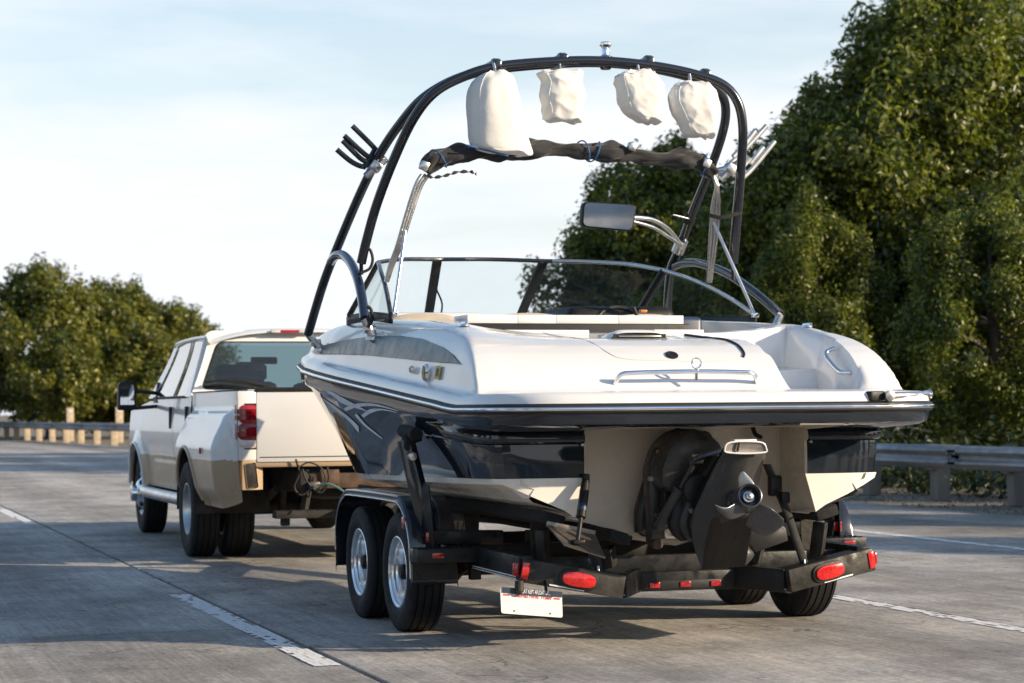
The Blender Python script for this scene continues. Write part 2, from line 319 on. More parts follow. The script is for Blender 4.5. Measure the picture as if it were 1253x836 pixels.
# ------------------------------------------------------------------ guard rails
def wbeam(cx0, y0, cx1, y1, zc=.55, hgt=.31, dep=.075, n=2):
    a, b = Vector((cx0, y0, 0)), Vector((cx1, y1, 0)); t = (b-a).normalized(); s = Vector((-t.y, t.x, 0))      # s: towards the road for t along +y
    prof = [(-.5, 0), (-.46, .25), (-.40, .30), (-.30, 1), (-.20, 1), (-.08, .12), (.08, .12), (.20, 1), (.30, 1), (.40, .30), (.46, .25), (.5, 0)]
    return [[a + (b-a)*(i/(n-1)) + s*(d*dep) + UP*(zc + q*hgt) for q, d in prof] for i in range(n)]
def guard_rail(label, pts, spacing, postm, postw, zt=.70):
    g = empty('guard_rail', (pts[0][0], pts[0][1], 0)); tag(g, label, 'guard rail'); off = Vector((pts[0][0], pts[0][1], 0))
    for (xa, ya), (xb, yb) in zip(pts[:-1], pts[1:]):
        L_ = math.hypot(xb-xa, yb-ya); ns = max(1, int(L_/(spacing*2)))
        for i in range(ns):
            f0, f1 = i/ns, (i+1)/ns; ov = .12/L_
            o = grid('rail_panel', [[p-off for p in r] for r in wbeam(xa+(xb-xa)*f0, ya+(yb-ya)*f0 - .1, xa+(xb-xa)*f1, ya+(yb-ya)*f1 + .1, zt-.16 + .002*(i % 2))], M['zinc'], g, ang=20)
            sol = o.modifiers.new('thick', 'SOLIDIFY'); sol.thickness = .004
            yy = ya+(yb-ya)*f1; xx = xa+(xb-xa)*f1
            if yy < 45:
                for dy in (-.09, .09):
                    for dz in (-.02, .05): mesh('splice_bolt', *lathe_geo([(-.012, .018), (.012, .016)], 8, 'X', (xx-.07-off.x, yy+dy-off.y, zt-.16+dz)), M['zinc'], g)
        for i in range(int(L_/spacing)):
            f = (i+.4)/int(L_/spacing); x, y = xa+(xb-xa)*f, ya+(yb-ya)*f; h = zt + random.uniform(.005, .03)
            box('post', (x+.20-off.x, y-off.y, h/2-.05-off.z), (postw, postw, h), postm, g, Matrix.Rotation(random.uniform(-.03, .03), 3, 'Y'), .008)
            box('spacer_block', (x+.07-off.x, y-off.y, zt-.17), (.13, .15, .34), postm, g, None, .006)
    return g
guard_rail('grey steel guard rail on timber posts below the big dense trees', [(14.23, 14), (14.23, 34), (14.3, 60)], 1.9, M['wood'], .2)
guard_rail('distant guard rail with pale timber posts in front of the yellow-green trees', [(14.2, 62), (11.6, 78), (9.75, 105), (8.6, 125)], 3.1, M['cwood'], .26, .82)
for u, v, l_ in ((73, 541, 'slim pale marker post behind the middle of the distant guard rail'), (135, 543, 'slim pale marker post behind the distant guard rail, beside the truck mirror')):
    p = at(u, v-1, z=0, world=True); p.x += .9; p.y += 4
    o = empty('marker_post', (p.x, p.y, -.06)); tag(o, l_, 'marker post', 'marker posts behind the far guard rail')
    box('post', (0, 0, .75), (.32, .06, 1.5), M['cwood'], o, None, .02); box('reflector', (0, -.035, 1.35), (.2, .01, .1), M['clearlens'], o, None, .002)

# ------------------------------------------------------------------ trees
from mathutils import noise as mnoise
def leaf_mat(name, c0, c1, trans):
    m = bpy.data.materials.new(name); m.use_nodes = True; N, L = m.node_tree.nodes, m.node_tree.links; b = N['Principled BSDF']
    at_ = N.new('ShaderNodeAttribute'); at_.attribute_name = 'tone'
    mx = N.new('ShaderNodeMix'); mx.data_type = 'RGBA'; mx.inputs[6].default_value = (*c0, 1); mx.inputs[7].default_value = (*c1, 1); L.new(at_.outputs['Fac'], mx.inputs[0])
    L.new(mx.outputs[2], b.inputs['Base Color']); b.inputs['Roughness'].default_value = .38; b.inputs['Specular IOR Level'].default_value = .5
    tr = N.new('ShaderNodeBsdfTranslucent'); sc = N.new('ShaderNodeVectorMath'); sc.operation = 'MULTIPLY'; sc.inputs[1].default_value = (1.0, 1.15, .4); L.new(mx.outputs[2], sc.inputs[0]); L.new(sc.outputs[0], tr.inputs[0])
    ms = N.new('ShaderNodeMixShader'); ms.inputs[0].default_value = trans; L.new(b.outputs[0], ms.inputs[1]); L.new(tr.outputs[0], ms.inputs[2]); L.new(ms.outputs[0], N['Material Output'].inputs[0])
    return m
LEAF_A = leaf_mat('broadleaf_green', (.020, .046, .021), (.26, .27, .038), .42)
LEAF_B = leaf_mat('yellow_green_leaf', (.030, .056, .018), (.28, .26, .038), .43)
LEAF_C = leaf_mat('ivy_leaf', (.020, .038, .014), (.075, .085, .020), .2)
BARK = pm('grey_bark', (.10, .082, .062), .9, var=.4, scale=5, bump=.8, stretch=(1, 1, .2))
def leaf_cloud(name, cen, rad, n, size, mat_, seed, up=.35, tone_h=None):
    """n folded leaves spread through clumps (cen, rad); one mesh"""
    rs = np.random.RandomState(seed); cen = np.array(cen); rad = np.array(rad)
    w = rad[:, 0]*rad[:, 1]; idx = rs.choice(len(cen), n, p=w/w.sum())
    d = rs.normal(size=(n, 3)); d /= np.linalg.norm(d, axis=1)[:, None]; rr = rs.uniform(.05, 1.15, n)**.5
    p = cen[idx] + d*rad[idx]*rr[:, None] + rs.normal(scale=.05, size=(n, 3))
    nm = d*.9 + rs.normal(scale=.55, size=(n, 3)) + np.array([0, 0, up]); nm /= np.linalg.norm(nm, axis=1)[:, None]
    t = np.cross(nm, rs.normal(size=(n, 3))); t /= np.linalg.norm(t, axis=1)[:, None]; b = np.cross(nm, t)
    s = size*rs.uniform(.6, 1.35, n)[:, None]
    V = np.stack([p - t*s, p + b*s*.48 + nm*s*.16, p + t*s, p - b*s*.48 + nm*s*.16], 1).reshape(-1, 3)
    me = bpy.data.meshes.new(name); me.vertices.add(4*n); me.vertices.foreach_set('co', V.ravel().astype(np.float32))
    base = np.arange(n)*4; F = np.stack([base, base+1, base+2, base, base+2, base+3], 1).ravel()
    me.loops.add(6*n); me.loops.foreach_set('vertex_index', F.astype(np.int32)); me.polygons.add(2*n)
    me.polygons.foreach_set('loop_start', (np.arange(2*n)*3).astype(np.int32)); me.polygons.foreach_set('loop_total', np.full(2*n, 3, np.int32))
    ctone = rs.uniform(0, 1, len(cen)); tone = np.clip(ctone[idx]**1.5*.62 + rs.normal(.20, .20, n), 0, 1)
    a = me.attributes.new('tone', 'FLOAT', 'POINT'); a.data.foreach_set('value', np.repeat(tone, 4).astype(np.float32))
    me.materials.append(mat_); me.update(); me.validate(); return me
def make_tree(name, h, rx, ry, zb, n_clump, n_leaf, leaf, mat_, seed, lean=0, gap=-.12, cr=1.0):
    """Empty > trunk, limb, crown. zb: height where foliage starts; leafy sprays stand along unseen twigs, with open gaps between them"""
    rs = random.Random(seed); root = empty(name); cz = (h+zb)/2; rz = (h-zb)/2; cen, rad = [], []; N3 = lambda v, f: mnoise.noise(Vector(v)*f + Vector((seed*7.3, seed*1.7, 0)))
    tries = 0
    while len(cen) < n_clump and tries < n_clump*40:
        tries += 1; d = Vector((rs.gauss(0, 1), rs.gauss(0, 1), rs.gauss(0, 1))).normalized(); q = rs.uniform(.16, 1)**.42
        lob = 1 + .42*N3(d, 1.5) + .22*N3(d, 3.4); up = d.z*q
        taper = lerp(up, [-1, -.6, 0, .5, 1], [.75, 1, 1, .80, .5])
        c = Vector((d.x*rx*q*lob*taper + lean*up, d.y*ry*q*lob*taper, cz + up*rz*(.90+.22*N3((d.x, d.y, 0), 2.6))))
        if c.z < .15 or N3(c, .62) < gap: continue
        r = rs.uniform(.15, .36)*(.6+.05*h)*cr; cen.append(c[:]); st = rs.uniform(1.1, 2.0); rad.append((r*rs.uniform(.75, 1.25), r*rs.uniform(.75, 1.25), r*st))
    link('crown', leaf_cloud('crown', cen, rad, n_leaf, leaf, mat_, seed), root)
    top = Vector((lean*.5, 0, h*.78)); tp = [Vector((0, 0, -.3)), Vector((.08, -.05, h*.18)), Vector((-.1, .12, h*.4)), Vector((lean*.3, 0, h*.58)), top]
    tube('trunk', tp, [h*.034, h*.026, h*.019, h*.013, h*.005], BARK, root, 10, 4)
    for i in range(16):
        c = Vector(rs.choice(cen)); k = rs.uniform(.12, .62); a = Vector((0, 0, h*k)); mid = a.lerp(c, .5) + Vector((rs.uniform(-.2, .2), rs.uniform(-.2, .2), .3))
        Q = spline([a, mid, c], 4); mesh('limb', *tube_geo(Q, list(np.linspace(h*.011, h*.0025, len(Q))), 6), BARK, root)
    return root
TA = make_tree('broadleaf_tree', 10.4, 3.0, 2.9, .3, 1500, 100000, .072, LEAF_A, 3)
TB = make_tree('broadleaf_tree', 8.2, 2.8, 2.9, .2, 1250, 86000, .072, LEAF_A, 11, .4)
TC = make_tree('willowy_tree', 8.6, 4.2, 4.0, .3, 760, 44000, .13, LEAF_B, 21, 0, -.05, 1.5)
TD = make_tree('willowy_tree', 6.6, 3.6, 3.3, .2, 560, 34000, .13, LEAF_B, 35, 0, -.05, 1.5)
_used = set()
def plant(proto, x, y, rz, s, label, cat='tree', group=None, sz=None):
    o = proto if proto.name not in _used else copy_tree(proto)
    _used.add(proto.name); o.location = (x, y, -.06); o.rotation_euler = (0, 0, rz); o.scale = (s, s, sz or s); tag(o, label, cat)
    if group: o['group'] = group
    elif 'group' in o: del o['group']
    return o
GR = 'dense trees behind the steel guard rail'
RIGHT = [  # proto, x, y, rot, scale, label
    (TA, 21.6, 40.0, .3, 1.08, 'tall dense tree with sunlit yellow-green flank behind the steel guard rail'),
    (TB, 18.6, 32.6, 2.0, .60, 'low sunlit leafy tree crowding the steel guard rail'),
    (TA, 25.4, 46.0, 1.9, 1.22, 'tallest broadleaf tree, rising behind the tall sunlit tree'),
    (TB, 19.6, 40.5, 4.0, .98, 'upright dark tree beside the outermost tower leg of the boat'),
    (TB, 19.0, 43.8, 1.0, .76, 'shaded broadleaf tree showing between the tower legs of the boat'),
    (TB, 19.2, 49.2, .9, .98, 'broadleaf tree under the hanging canvas bags, left of the tower leg'),
    (TA, 17.7, 37.4, 3.6, .52, 'low dark green tree behind the boat hip, its foliage reaching the ground'),
    (TB, 17.6, 43.0, 5.2, .55, 'small dark tree seen through the boat windscreen'),
    (TB, 20.0, 53.0, 2.2, .74, 'farthest small tree of the row, seen beside the boat mirror'),
    (TB, 26.6, 43.5, 5.0, 1.1, 'broadleaf tree standing back from the rail, its flank fully sunlit'),
    (TA, 30.0, 51.0, 3.0, 1.15, 'broadleaf tree at the open end of the row, deep behind the guard rail'),
    (TB, 21.2, 36.0, 1.4, .72, 'bushy sunlit tree in front of the tall ones, above the guard rail posts'),
]
for p_, x, y, r_, s_, l_ in RIGHT: plant(p_, x, y, r_, s_, l_, group=GR)
GL = 'yellow-green trees behind the distant guard rail'
LEFT = [
    (TC, 11.6, 113, 0, 1.05, 'big yellow-green tree rising behind the distant guard rail'),
    (TD, 12.2, 108, 1, .85, 'low rounded yellow-green tree touching the distant guard rail'),
    (TC, 15.6, 118, 2.2, .98, 'yellow-green tree with gaps of sky, beside the truck cab'),
    (TC, 18.2, 117, 3, .84, 'smaller tree at the end of the distant row, above the truck roof'),
    (TC, 6.4, 118, 4, 1.0, 'darker tree at the far bend of the road'),
    (TD, 15.4, 109, 5, .85, 'bushy tree behind the truck mirror'),
    (TD, 14.4, 111, .4, .72, 'low tree behind the truck door windows'),
]
for p_, x, y, r_, s_, l_ in LEFT: plant(p_, x, y, r_, s_, l_, group=GL)
# the same roadside row goes on beside and behind the viewer, across the road too: it shades the lanes and shows in the gloss
NEAR = [(TA, 18.5, -11, 1, .95), (TB, 18, -6, 2, .80), (TA, 18.4, -1.6, 3, .48), (TB, 18, 2.6, 4, .36), (TA, 18.6, 6.8, 5, .30), (TB, 18, 11.5, .5, .56), (TA, 18.6, 16.5, 2.5, .48), (TB, 18, 21, 1.5, .55), (TB, 18.4, 25, 4.5, .46), (TA, 20, -20, .2, 1), (TB, 19, -29, 1.2, 1)]
for i, (p_, x, y, r_, s_) in enumerate(NEAR): plant(p_, x, y, r_, s_, 'roadside tree of the row that shades the lanes, beyond the steel guard rail', group='trees shading the lanes')
ACROSS = [(TC, -22, 6, 1, 1.0), (TA, -24, 18, 2, 1.0), (TC, -22, 30, 3, 1.1), (TB, -25, 44, 4, 1.1), (TC, -21, 58, 5, 1.0), (TA, -23, -8, .4, 1.1), (TC, -20, 74, .2, 1.1), (TB, -20, -22, .2, 1.1)]
for i, (p_, x, y, r_, s_) in enumerate(ACROSS): plant(p_, x, y, r_, s_, 'tree across the freeway mirrored in the glossy side of the boat', group='trees across the freeway')
FAR = [(TC, 62+9.5*i, 268-4.6*i, i*1.3, 1.0+.12*math.sin(i*2.1)) for i in range(11)] + [(TC, -34-14*i, 190+9*i, i*.9, 1.1) for i in range(5)]
for p_, x, y, r_, s_ in FAR: plant(p_, x, y, r_, s_, 'far-off tree on the low skyline beyond the bend', group='far-off skyline trees')
# ivy and scrub under the right-hand trees
_c, _r = [], []
_rs = random.Random(5)
for i in range(420):
    y = _rs.uniform(12, 62); x = _rs.uniform(15.3, 21); _c.append((x, y, _rs.uniform(0, .5))); _r.append((_rs.uniform(.4, .8), _rs.uniform(.4, .8), _rs.uniform(.25, .7)))
tag(link('ivy', leaf_cloud('ivy', _c, _r, 70000, .07, LEAF_C, 9)), 'dark ivy and scrub covering the bank under the trees', 'ivy', kind='stuff')
from mathutils import noise as mnoise
# ------------------------------------------------------------------ the boat (local frame: x starboard, y forward, z up)
boat = empty('motorboat', BO, BY)
tag(boat, 'white and black wakeboard boat with arched tower, carried on the trailer', 'boat')
def Zs(y): return 1.213 + .0715*max(0, y-.2)*sm((y+.2)/.8)
PLAN = [(0, -.50, 0, .38), (.30, -.498, .30, .38), (.585, -.49, .585, .38), (.60, -.489, .60, .365), (.61, -.488, .605, .07), (.62, -.487, .615, .06), (.80, -.47, .85, .06),
        (.95, -.44, .97, .075), (1.06, -.385, 1.045, .11), (1.14, -.30, 1.085, .17), (1.195, -.19, 1.105, .25), (1.225, -.06, 1.118, .34), (1.24, .12, 1.15, .45), (1.247, .4, 1.185, .65),
        (1.25, .8, 1.21, .95), (1.25, 1.4, 1.225, 1.45), (1.25, 2.0, 1.23, 2.0), (1.25, 2.8, 1.225, 2.8), (1.235, 3.4, 1.20, 3.4), (1.20, 3.9, 1.15, 3.9), (1.12, 4.4, 1.05, 4.4),
        (.99, 4.85, .85, 4.85), (.8, 5.25, .64, 5.22), (.55, 5.6, .4, 5.5), (.28, 5.85, .18, 5.68), (0, 5.95, 0, 5.75)]
def bx(y): return lerp(y, [0, 1, 2, 2.8, 3.4, 4, 4.6, 5.1, 5.4, 5.75], [1.085, 1.10, 1.10, 1.07, .98, .80, .55, .28, .1, 0])
def zb(y): return .866 - .015*max(0, y)
def both(half): return [(-x, y, z) for x, y, z in reversed(half[1:])] + half     # port bow .. stern centre .. starboard bow
def fine(P, k):      # subdivide the side stretch of a half list of tuples
    out = []
    for i, a in enumerate(P[:-1]):
        b = P[i+1]; n = k if i >= 12 else (2 if i >= 5 else 1)
        for j in range(n): out.append(tuple(a[c]+(b[c]-a[c])*j/n for c in range(len(a))))
    return out + [P[-1]]
PF = fine(PLAN, 4); NC = len(PF)
rail_half = [(a, b) for a, b, c, d in PF]
def inset(pl, d):
    out = []
    for i, p in enumerate(pl):
        a, b = pl[max(i-1, 0)], pl[min(i+1, len(pl)-1)]; tx, ty = b[0]-a[0], b[1]-a[1]
        if i == 0: tx, ty = 1, 0
        if i == len(pl)-1: tx, ty = -1, .0
        l = math.hypot(tx, ty) or 1; out.append((max(0, p[0]-ty/l*d), p[1]+tx/l*d))
    return out
rows = []; lev = []
for d, dz in ((.006, -.012), (.008, -.05), (.022, -.078), (.06, -.094)):
    A_, B_ = inset(rail_half, d), inset(rail_half, min(d, .008+d*.12)); half = []
    for (x, y), (x2, y2), (rx, ry) in zip(A_, B_, rail_half): k = sm((ry-.1)/.9); half.append((x+(x2-x)*k, y+(y2-y)*k, Zs(y)+dz))
    rows.append(both(half)); lev.append('lip')
for s, o in ((0, 0), (.06, -.012), (.14, -.016), (.21, -.013), (.245, -.004), (.25, .008), (.27, .004), (.45, 0), (.7, 0), (1, 0)):
    half = []
    for rx, ry, hx, hy in PF:
        top, bot = Zs(hy)-.118, zb(hy); z = top+(bot-top)*s
        if hy < .45: xx = hx - (.03*s if hx > .65 else 0) - (o if hx > .9 else 0); yy = hy + (o if hx > .605 else 0)
        else: xx = hx + (min(hx, bx(hy))-hx)*s - o*sm((1.1-hy)/.6); yy = hy
        half.append((max(xx, 0), yy, z))
    rows.append(both(half)); lev.append('hull')
mid = NC-1
grid('hull', rows, [M['navy'], M['beige']], boat, ang=30, mi=lambda i, j: 1 if (i >= 3 and abs(j+.5-mid) < 4.6) else 0)
hull_top = rows[4]; hull_bot = rows[-1]
def hull_x(y, z):     # port side skin (negative x)
    tx = lerp(y, [c[3] for c in PF if c[3] > .4], [c[2] for c in PF if c[3] > .4]); top, bot = Zs(y)-.118, zb(y); s = (top-z)/(top-bot)
    return -(tx + (min(tx, bx(y))-tx)*s)
# lower hull: white chine and bottom
def zk(y): return lerp(y, [0, 3, 4, 4.8, 5.3, 5.75], [.49, .49, .52, .60, .70, .80])
ST = [.065, .15, .38, .381, .8, 1.4, 2, 2.6, 3.1, 3.6, 4.1, 4.6, 5.0, 5.3, 5.6]; rows = []
for y in ST:
    b, k = bx(y), zk(y); q = b/1.1; ch = zb(y)
    if y < .45: b = lerp(y, [.06, .11, .17, .25, .45], [.95, 1.03, 1.06, 1.075, 1.085])
    pts = [(b, ch-.001), (b-.012, ch-.03), (b-.08*q, ch-.035-.02*q), (.92*q, k+.275), (.90*q, k+.255), (.66*q, k+.185), (.63*q, k+.165)]
    pts += [(.615, k+.17), (.615, k+.171)] if y < .3805 else [(.35*q, k+.095), (.02*q, k)]
    rows.append([(x, y, z) for x, z in pts])
for s in (1, -1):
    n = len(rows[0]); R2 = [[(s*x, y, z) for x, y, z in r] for r in rows]
    grid('hull_bottom', R2, M['bottom'], boat, ang=25)
    # aft face of the sponson
    top = [(s*x, y, zb(y)-.001) for x, y in [(.605, .062), (.70, .062), (.85, .062), (.97, .077), (1.04, .112), (1.07, .17)]]
    low = [(s*x, y+.004, z) for x, y, z in [(.665, .062, .665), (.72, .062, .70), (.85, .062, .755), (.95, .077, .80), (1.03, .112, .835), (1.062, .17, .842)]]
    grid('sponson_face', [top, low], M['bottom'], boat)
    mesh('notch_wall', [(s*.604, .062, .867), (s*.6, .37, .867), (s*.615, .38, .655), (s*.665, .066, .664)], [(0, 1, 2, 3)], M['beige'], boat)
mesh('transom_lower', [(-.604, .379, .868), (.604, .379, .868), (.62, .379, .655), (.35, .379, .58), (0, .379, .488), (-.35, .379, .58), (-.62, .379, .655)], [tuple(range(7))], M['beige'], boat)
# rub rail: black base with a bright steel insert
v, f = [], []
for d, dz in ((-.002, -.026), (-.012, -.018), (-.014, .0), (-.012, .014), (.004, .024), (.02, .02)): v.append(both([(x, y, Zs(y)+dz) for x, y in inset(rail_half, d)]))
rub = grid('rub_rail', v, M['trim'], boat)
v = []
for k in range(9): a = R(-110 + 220*k/8); v.append(both([(x, y, Zs(y)-.002+.0105*math.sin(a)) for x, y in inset(rail_half, -.013-.010*math.cos(a)+.002)]))
grid('steel_insert', v, M['chrome'], rub)
# deck: ledge strip, then a height field of platform, hatch, hips, walkway and cockpit
LH = .075
v = []
for d, dz in ((.004, .02), (.008, .035), (.016, .055), (.028, .068), (.045, LH)): v.append(both([(x, y, Zs(y)+dz) for x, y in inset(rail_half, d)]))
grid('deck_edge', v, M['gel'], boat)
din = inset(rail_half, .045)
dy_ = [p[1] for p in din]; dx_ = [p[0] for p in din]
_im = next(i for i in range(len(dx_)) if dx_[i] > 1.19)
def Wd(y): return lerp(y, dy_, dx_)
def Zg(y): return lerp(y, [0, .7, 1.0, 1.6, 2.5, 3.6, 4.5, 6], [1.63, 1.655, 1.688, 1.725, 1.772, 1.778, 1.75, 1.70])
def prof(y): return lerp(y, [.055, .075, .10, .15, .20, .27, .36, .48, .62, .78, .97], [0, .08, .17, .32, .44, .57, .69, .80, .885, .95, 1])
def gside(e): return lerp(e, [0, .012, .02, .035, .05, .07, .095, .125, .17, .23, .30], [0, .03, .10, .33, .50, .66, .79, .885, .955, .99, 1])
def fside(q): return lerp(q, [0, .03, .10, .33, .50, .66, .79, .885, .955, .99, 1], [0, .012, .02, .035, .05, .07, .095, .125, .17, .23, .30])
COCK = (1.12, 3.55, .93)
def Hd(x, y):
    e = Wd(y)-abs(x); L_ = Zs(y)+LH + .012*sm((e-.02)/.15)*sm((y+.5)/.3); a_, b_ = prof(y), gside(e); h_ = max(0, .10-abs(a_-b_))/.10; rise = (Zg(y)-L_)*max(0, min(a_, b_)-h_*h_*.10*.25)
    if y < .02: rise = 0
    if -.55 < y < 1.02:      # starboard walk-through with a curved hatch flank
        xe = .50 - .10*sm((y-.15)/.8)
        rise *= max(1-sm((x-xe)/.045), sm((x-(.90+.03*(1-sm(y/.6))))/.05)) if y < .98 else 1
        if x > xe and x < .95 and y > .52: rise = max(rise, .10*sm((y-.52)/.03)*sm((x-xe)/.04)*(1-sm((x-.90)/.05)))
    z = L_+rise
    if y > .3 and abs(x) < .97: z -= .055*(1-(abs(x)/.97)**4)*sm((y-.3)/.6)
    if COCK[0] < y < COCK[1] and abs(x) < COCK[2]:
        k = min(sm((y-COCK[0])/.05), sm((COCK[1]-y)/.05), sm((COCK[2]-abs(x))/.05)); z = z+(1.0-z)*k
    return z
es = [0, .006, .012, .016, .02, .027, .035, .042, .05, .06, .07, .082, .095, .11, .125, .147, .17, .20, .23, .265, .30]
ys = [-.455, -.452, -.448, -.44, -.43, -.415, -.395, -.37, -.33, -.28, -.2, -.1, 0, .03, .05] + [.055+.0183*i for i in range(51)] + [1.0+.02*i for i in range(10)] + [1.2+.07*i for i in range(33)] + [3.5, 3.53, 3.56, 3.6] + [3.7+.08*i for i in range(27)]
ys = [y for y in ys if y < dy_[-1]-.01]
rows = []
for y in ys:
    w = Wd(y); k = min(1, w/.55); ee = [e*k for e in es]; xi = w-ee[-1]; xs = [-w+e for e in ee]; n = 90
    xs += [-xi+2*xi*j/n for j in range(1, n)] + [w-e for e in reversed(ee)]
    rows.append([(x, y, Hd(x, y)) for x in xs])
grid('deck', rows, M['gel'], boat, ang=60)
# coloured stripe on the deck side, both sides
def side_pt(s, y, z, off=.009):
    L_ = Zs(y)+LH; q = (z-L_)/(Zg(y)-L_); e = fside(max(0, min(1, q))); return (s*(Wd(y)-e+off), y, z+off*.3)
for s in (-1, 1):
    ra, rb_ = [], []; N_ = 44; rws = []
    for i in range(N_+1):
        y = .39 + (3.9-.39)*i/N_
        zt = lerp(y, [.39, .55, .8, 1.2, 1.7, 2.3, 3.0, 3.6, 3.9], [1.443, 1.492, 1.545, 1.598, 1.632, 1.648, 1.645, 1.626, 1.612])
        zl = lerp(y, [.39, .55, .8, 1.2, 1.7, 2.3, 3.0, 3.6, 3.9], [1.442, 1.452, 1.462, 1.482, 1.508, 1.538, 1.562, 1.578, 1.588])
        rws.append([side_pt(s, y, zl+(zt-zl)*k/6) for k in range(7)])
    grid('side_stripe', rws, M['teal'], boat)
# silver swooshes on the port bow quarter
def swoosh(P, Q, name='hull_graphic'):
    a, b = spline([at(u, v, x=-1.12) for u, v in P], 6), spline([at(u, v, x=-1.12) for u, v in Q], 6)
    for L_ in (a, b):
        for p in L_: p.x = hull_x(p.y, p.z)-.005
    grid(name, [a, b], M['silver'], boat)
swoosh([(404, 478), (425, 478), (445, 488), (470, 502)], [(404, 480), (425, 483), (440, 494), (470, 503)])
swoosh([(406, 486), (425, 497), (441, 509), (452, 522)], [(406, 488), (424, 501), (439, 514), (449, 530)])
swoosh([(438, 500), (458, 494), (485, 494), (513, 502)], [(441, 503), (460, 498), (485, 497), (513, 503)])
swoosh([(455, 506), (462, 518), (472, 528), (480, 536)], [(451, 508), (459, 520), (470, 530), (479, 537)])
swoosh([(461, 508), (475, 501), (492, 500), (510, 504)], [(463, 511), (477, 505), (492, 502), (510, 505)])
# small fittings on the port side
def disc(name, c, r, t, m, parent, axis='X', sq=1): 
    g = lathe_geo([(-t, 0), (-t, r*.8), (-t*.5, r), (0, r)], 20, axis); return mesh(name, *xf(g, Matrix.Translation(c) @ Matrix.Diagonal((1, sq, 1, 1))), m, parent)
for s in (-1, 1):
    p = side_pt(s, .93, 1.405); d = disc('fuel_cap', p, .05, .02*-s, M['chrome'], boat)
    p = side_pt(s, 1.22, 1.43); disc('thru_hull_vent', p, .022, .016*-s, M['chrome'], boat, 'X', 1.6)
mesh('registration_sticker', [side_pt(-1, .78, 1.37, .012), side_pt(-1, .69, 1.37, .012), side_pt(-1, .69, 1.44, .012), side_pt(-1, .78, 1.44, .012)], [(0, 1, 2, 3)], M['yellow'], boat)
mesh('sticker_number', [side_pt(-1, .752, 1.385, .015), side_pt(-1, .718, 1.385, .015), side_pt(-1, .718, 1.425, .015), side_pt(-1, .752, 1.425, .015)], [(0, 1, 2, 3)], M['navyink'], boat)
# engine hatch furniture
def on(x, y, o=.0): return Vector((x, y, Hd(x, y)+o))
def seam(P, r=.0045, name='hatch_seam', m='beige'): return tube(name, [on(x, y, .0015) for x, y in P], r, M[m], boat, 6, 8)
seam([(-.52, .98), (-.50, .8), (-.47, .6), (-.44, .42), (-.41, .29), (-.36, .235), (-.25, .215), (0, .205), (.15, .205), (.27, .215), (.33, .24)], .0016)
hs = [on(.335, .235, .003), on(.355, .27, .003), on(.36, .36, .003), on(.345, .5, .003), on(.32, .68, .003), on(.28, .9, .003)]
tube('hatch_gasket', hs, .007, M['trim'], boat, 8)
def norm_at(x, y): return Vector((0, -(Hd(x, y+.02)-Hd(x, y-.02))/.04, 1)).normalized()
h0, h1 = at(753, 461, y=.10), at(921, 461, y=.03)
zr = 1.372
rail = tube('ski_bar', [on(-.44, .085, .0), Vector((-.42, .04, zr+.01)), Vector((-.36, .025, zr+.018)), Vector((-.2, .02, zr+.022)), Vector((0, .02, zr+.024)), Vector((.2, .02, zr+.02)), Vector((.30, .03, zr+.012)), on(.345, .085, 0)], .0125, M['chrome'], boat, 12)
t = lathe_geo([(-.006, .021), (-.008, .026), (0, .030), (.008, .026), (.006, .021), (-.006, .021)], 24, 'Y', (-.02, .015, zr+.066)); mesh('tow_eye', *t, M['chrome'], rail)
tube('eye_post', [(-.02, .02, zr-.02), (-.02, .018, zr+.04)], .009, M['chrome'], rail)
p = on(-.06, .25, .004); mesh('hatch_lock', *xf(lathe_geo([(0, .034), (.004, .034), (.006, .026), (.003, .02), (.003, 0)], 20, 'Z'), Matrix.Translation(p) @ norm_at(-.06, .25).to_track_quat('Z', 'Y').to_matrix().to_4x4()), M['drive2'], boat)
# vent scoop
vs = [on(-.25, .60, .004), on(.03, .60, .004), on(.06, .68, .03), on(.05, .80, .012), on(-.27, .80, .012), on(-.29, .68, .03)]
def scoop():
    rws = []
    for i, y in enumerate((.585, .60, .64, .70, .78, .90)):
        hgt = [.032, .042, .045, .038, .024, .002][i]; w = [.165, .17, .172, .165, .15, .12][i]; r_ = []
        for j in range(17):
            t_ = -1+2*j/16; x = -.11+w*t_; r_.append(on(x, y, hgt*max(0, 1-abs(t_)**5)+.001))
        rws.append(r_)
    return grid('vent_scoop', rws, M['gel'], boat)
sc_ = scoop()
mesh('vent_mouth', [on(-.11+.15*t_, .583, .004) for t_ in (-1, 1)] + [on(-.11+.15, .583, .026), on(-.11-.15, .583, .026)], [(0, 1, 2, 3)], M['drive2'], sc_)
box('vent_slat', on(-.11, .578, .014), (.24, .004, .006), M['steel'], sc_, None, .001)
# small fin-shaped moulding beside the vent
mesh('hatch_moulding', [on(.10, .62, .003), on(.18, .42, .003), on(.12, .72, .016), on(.08, .80, .003)], [(0, 1, 2), (0, 2, 3)], M['gel'], boat)
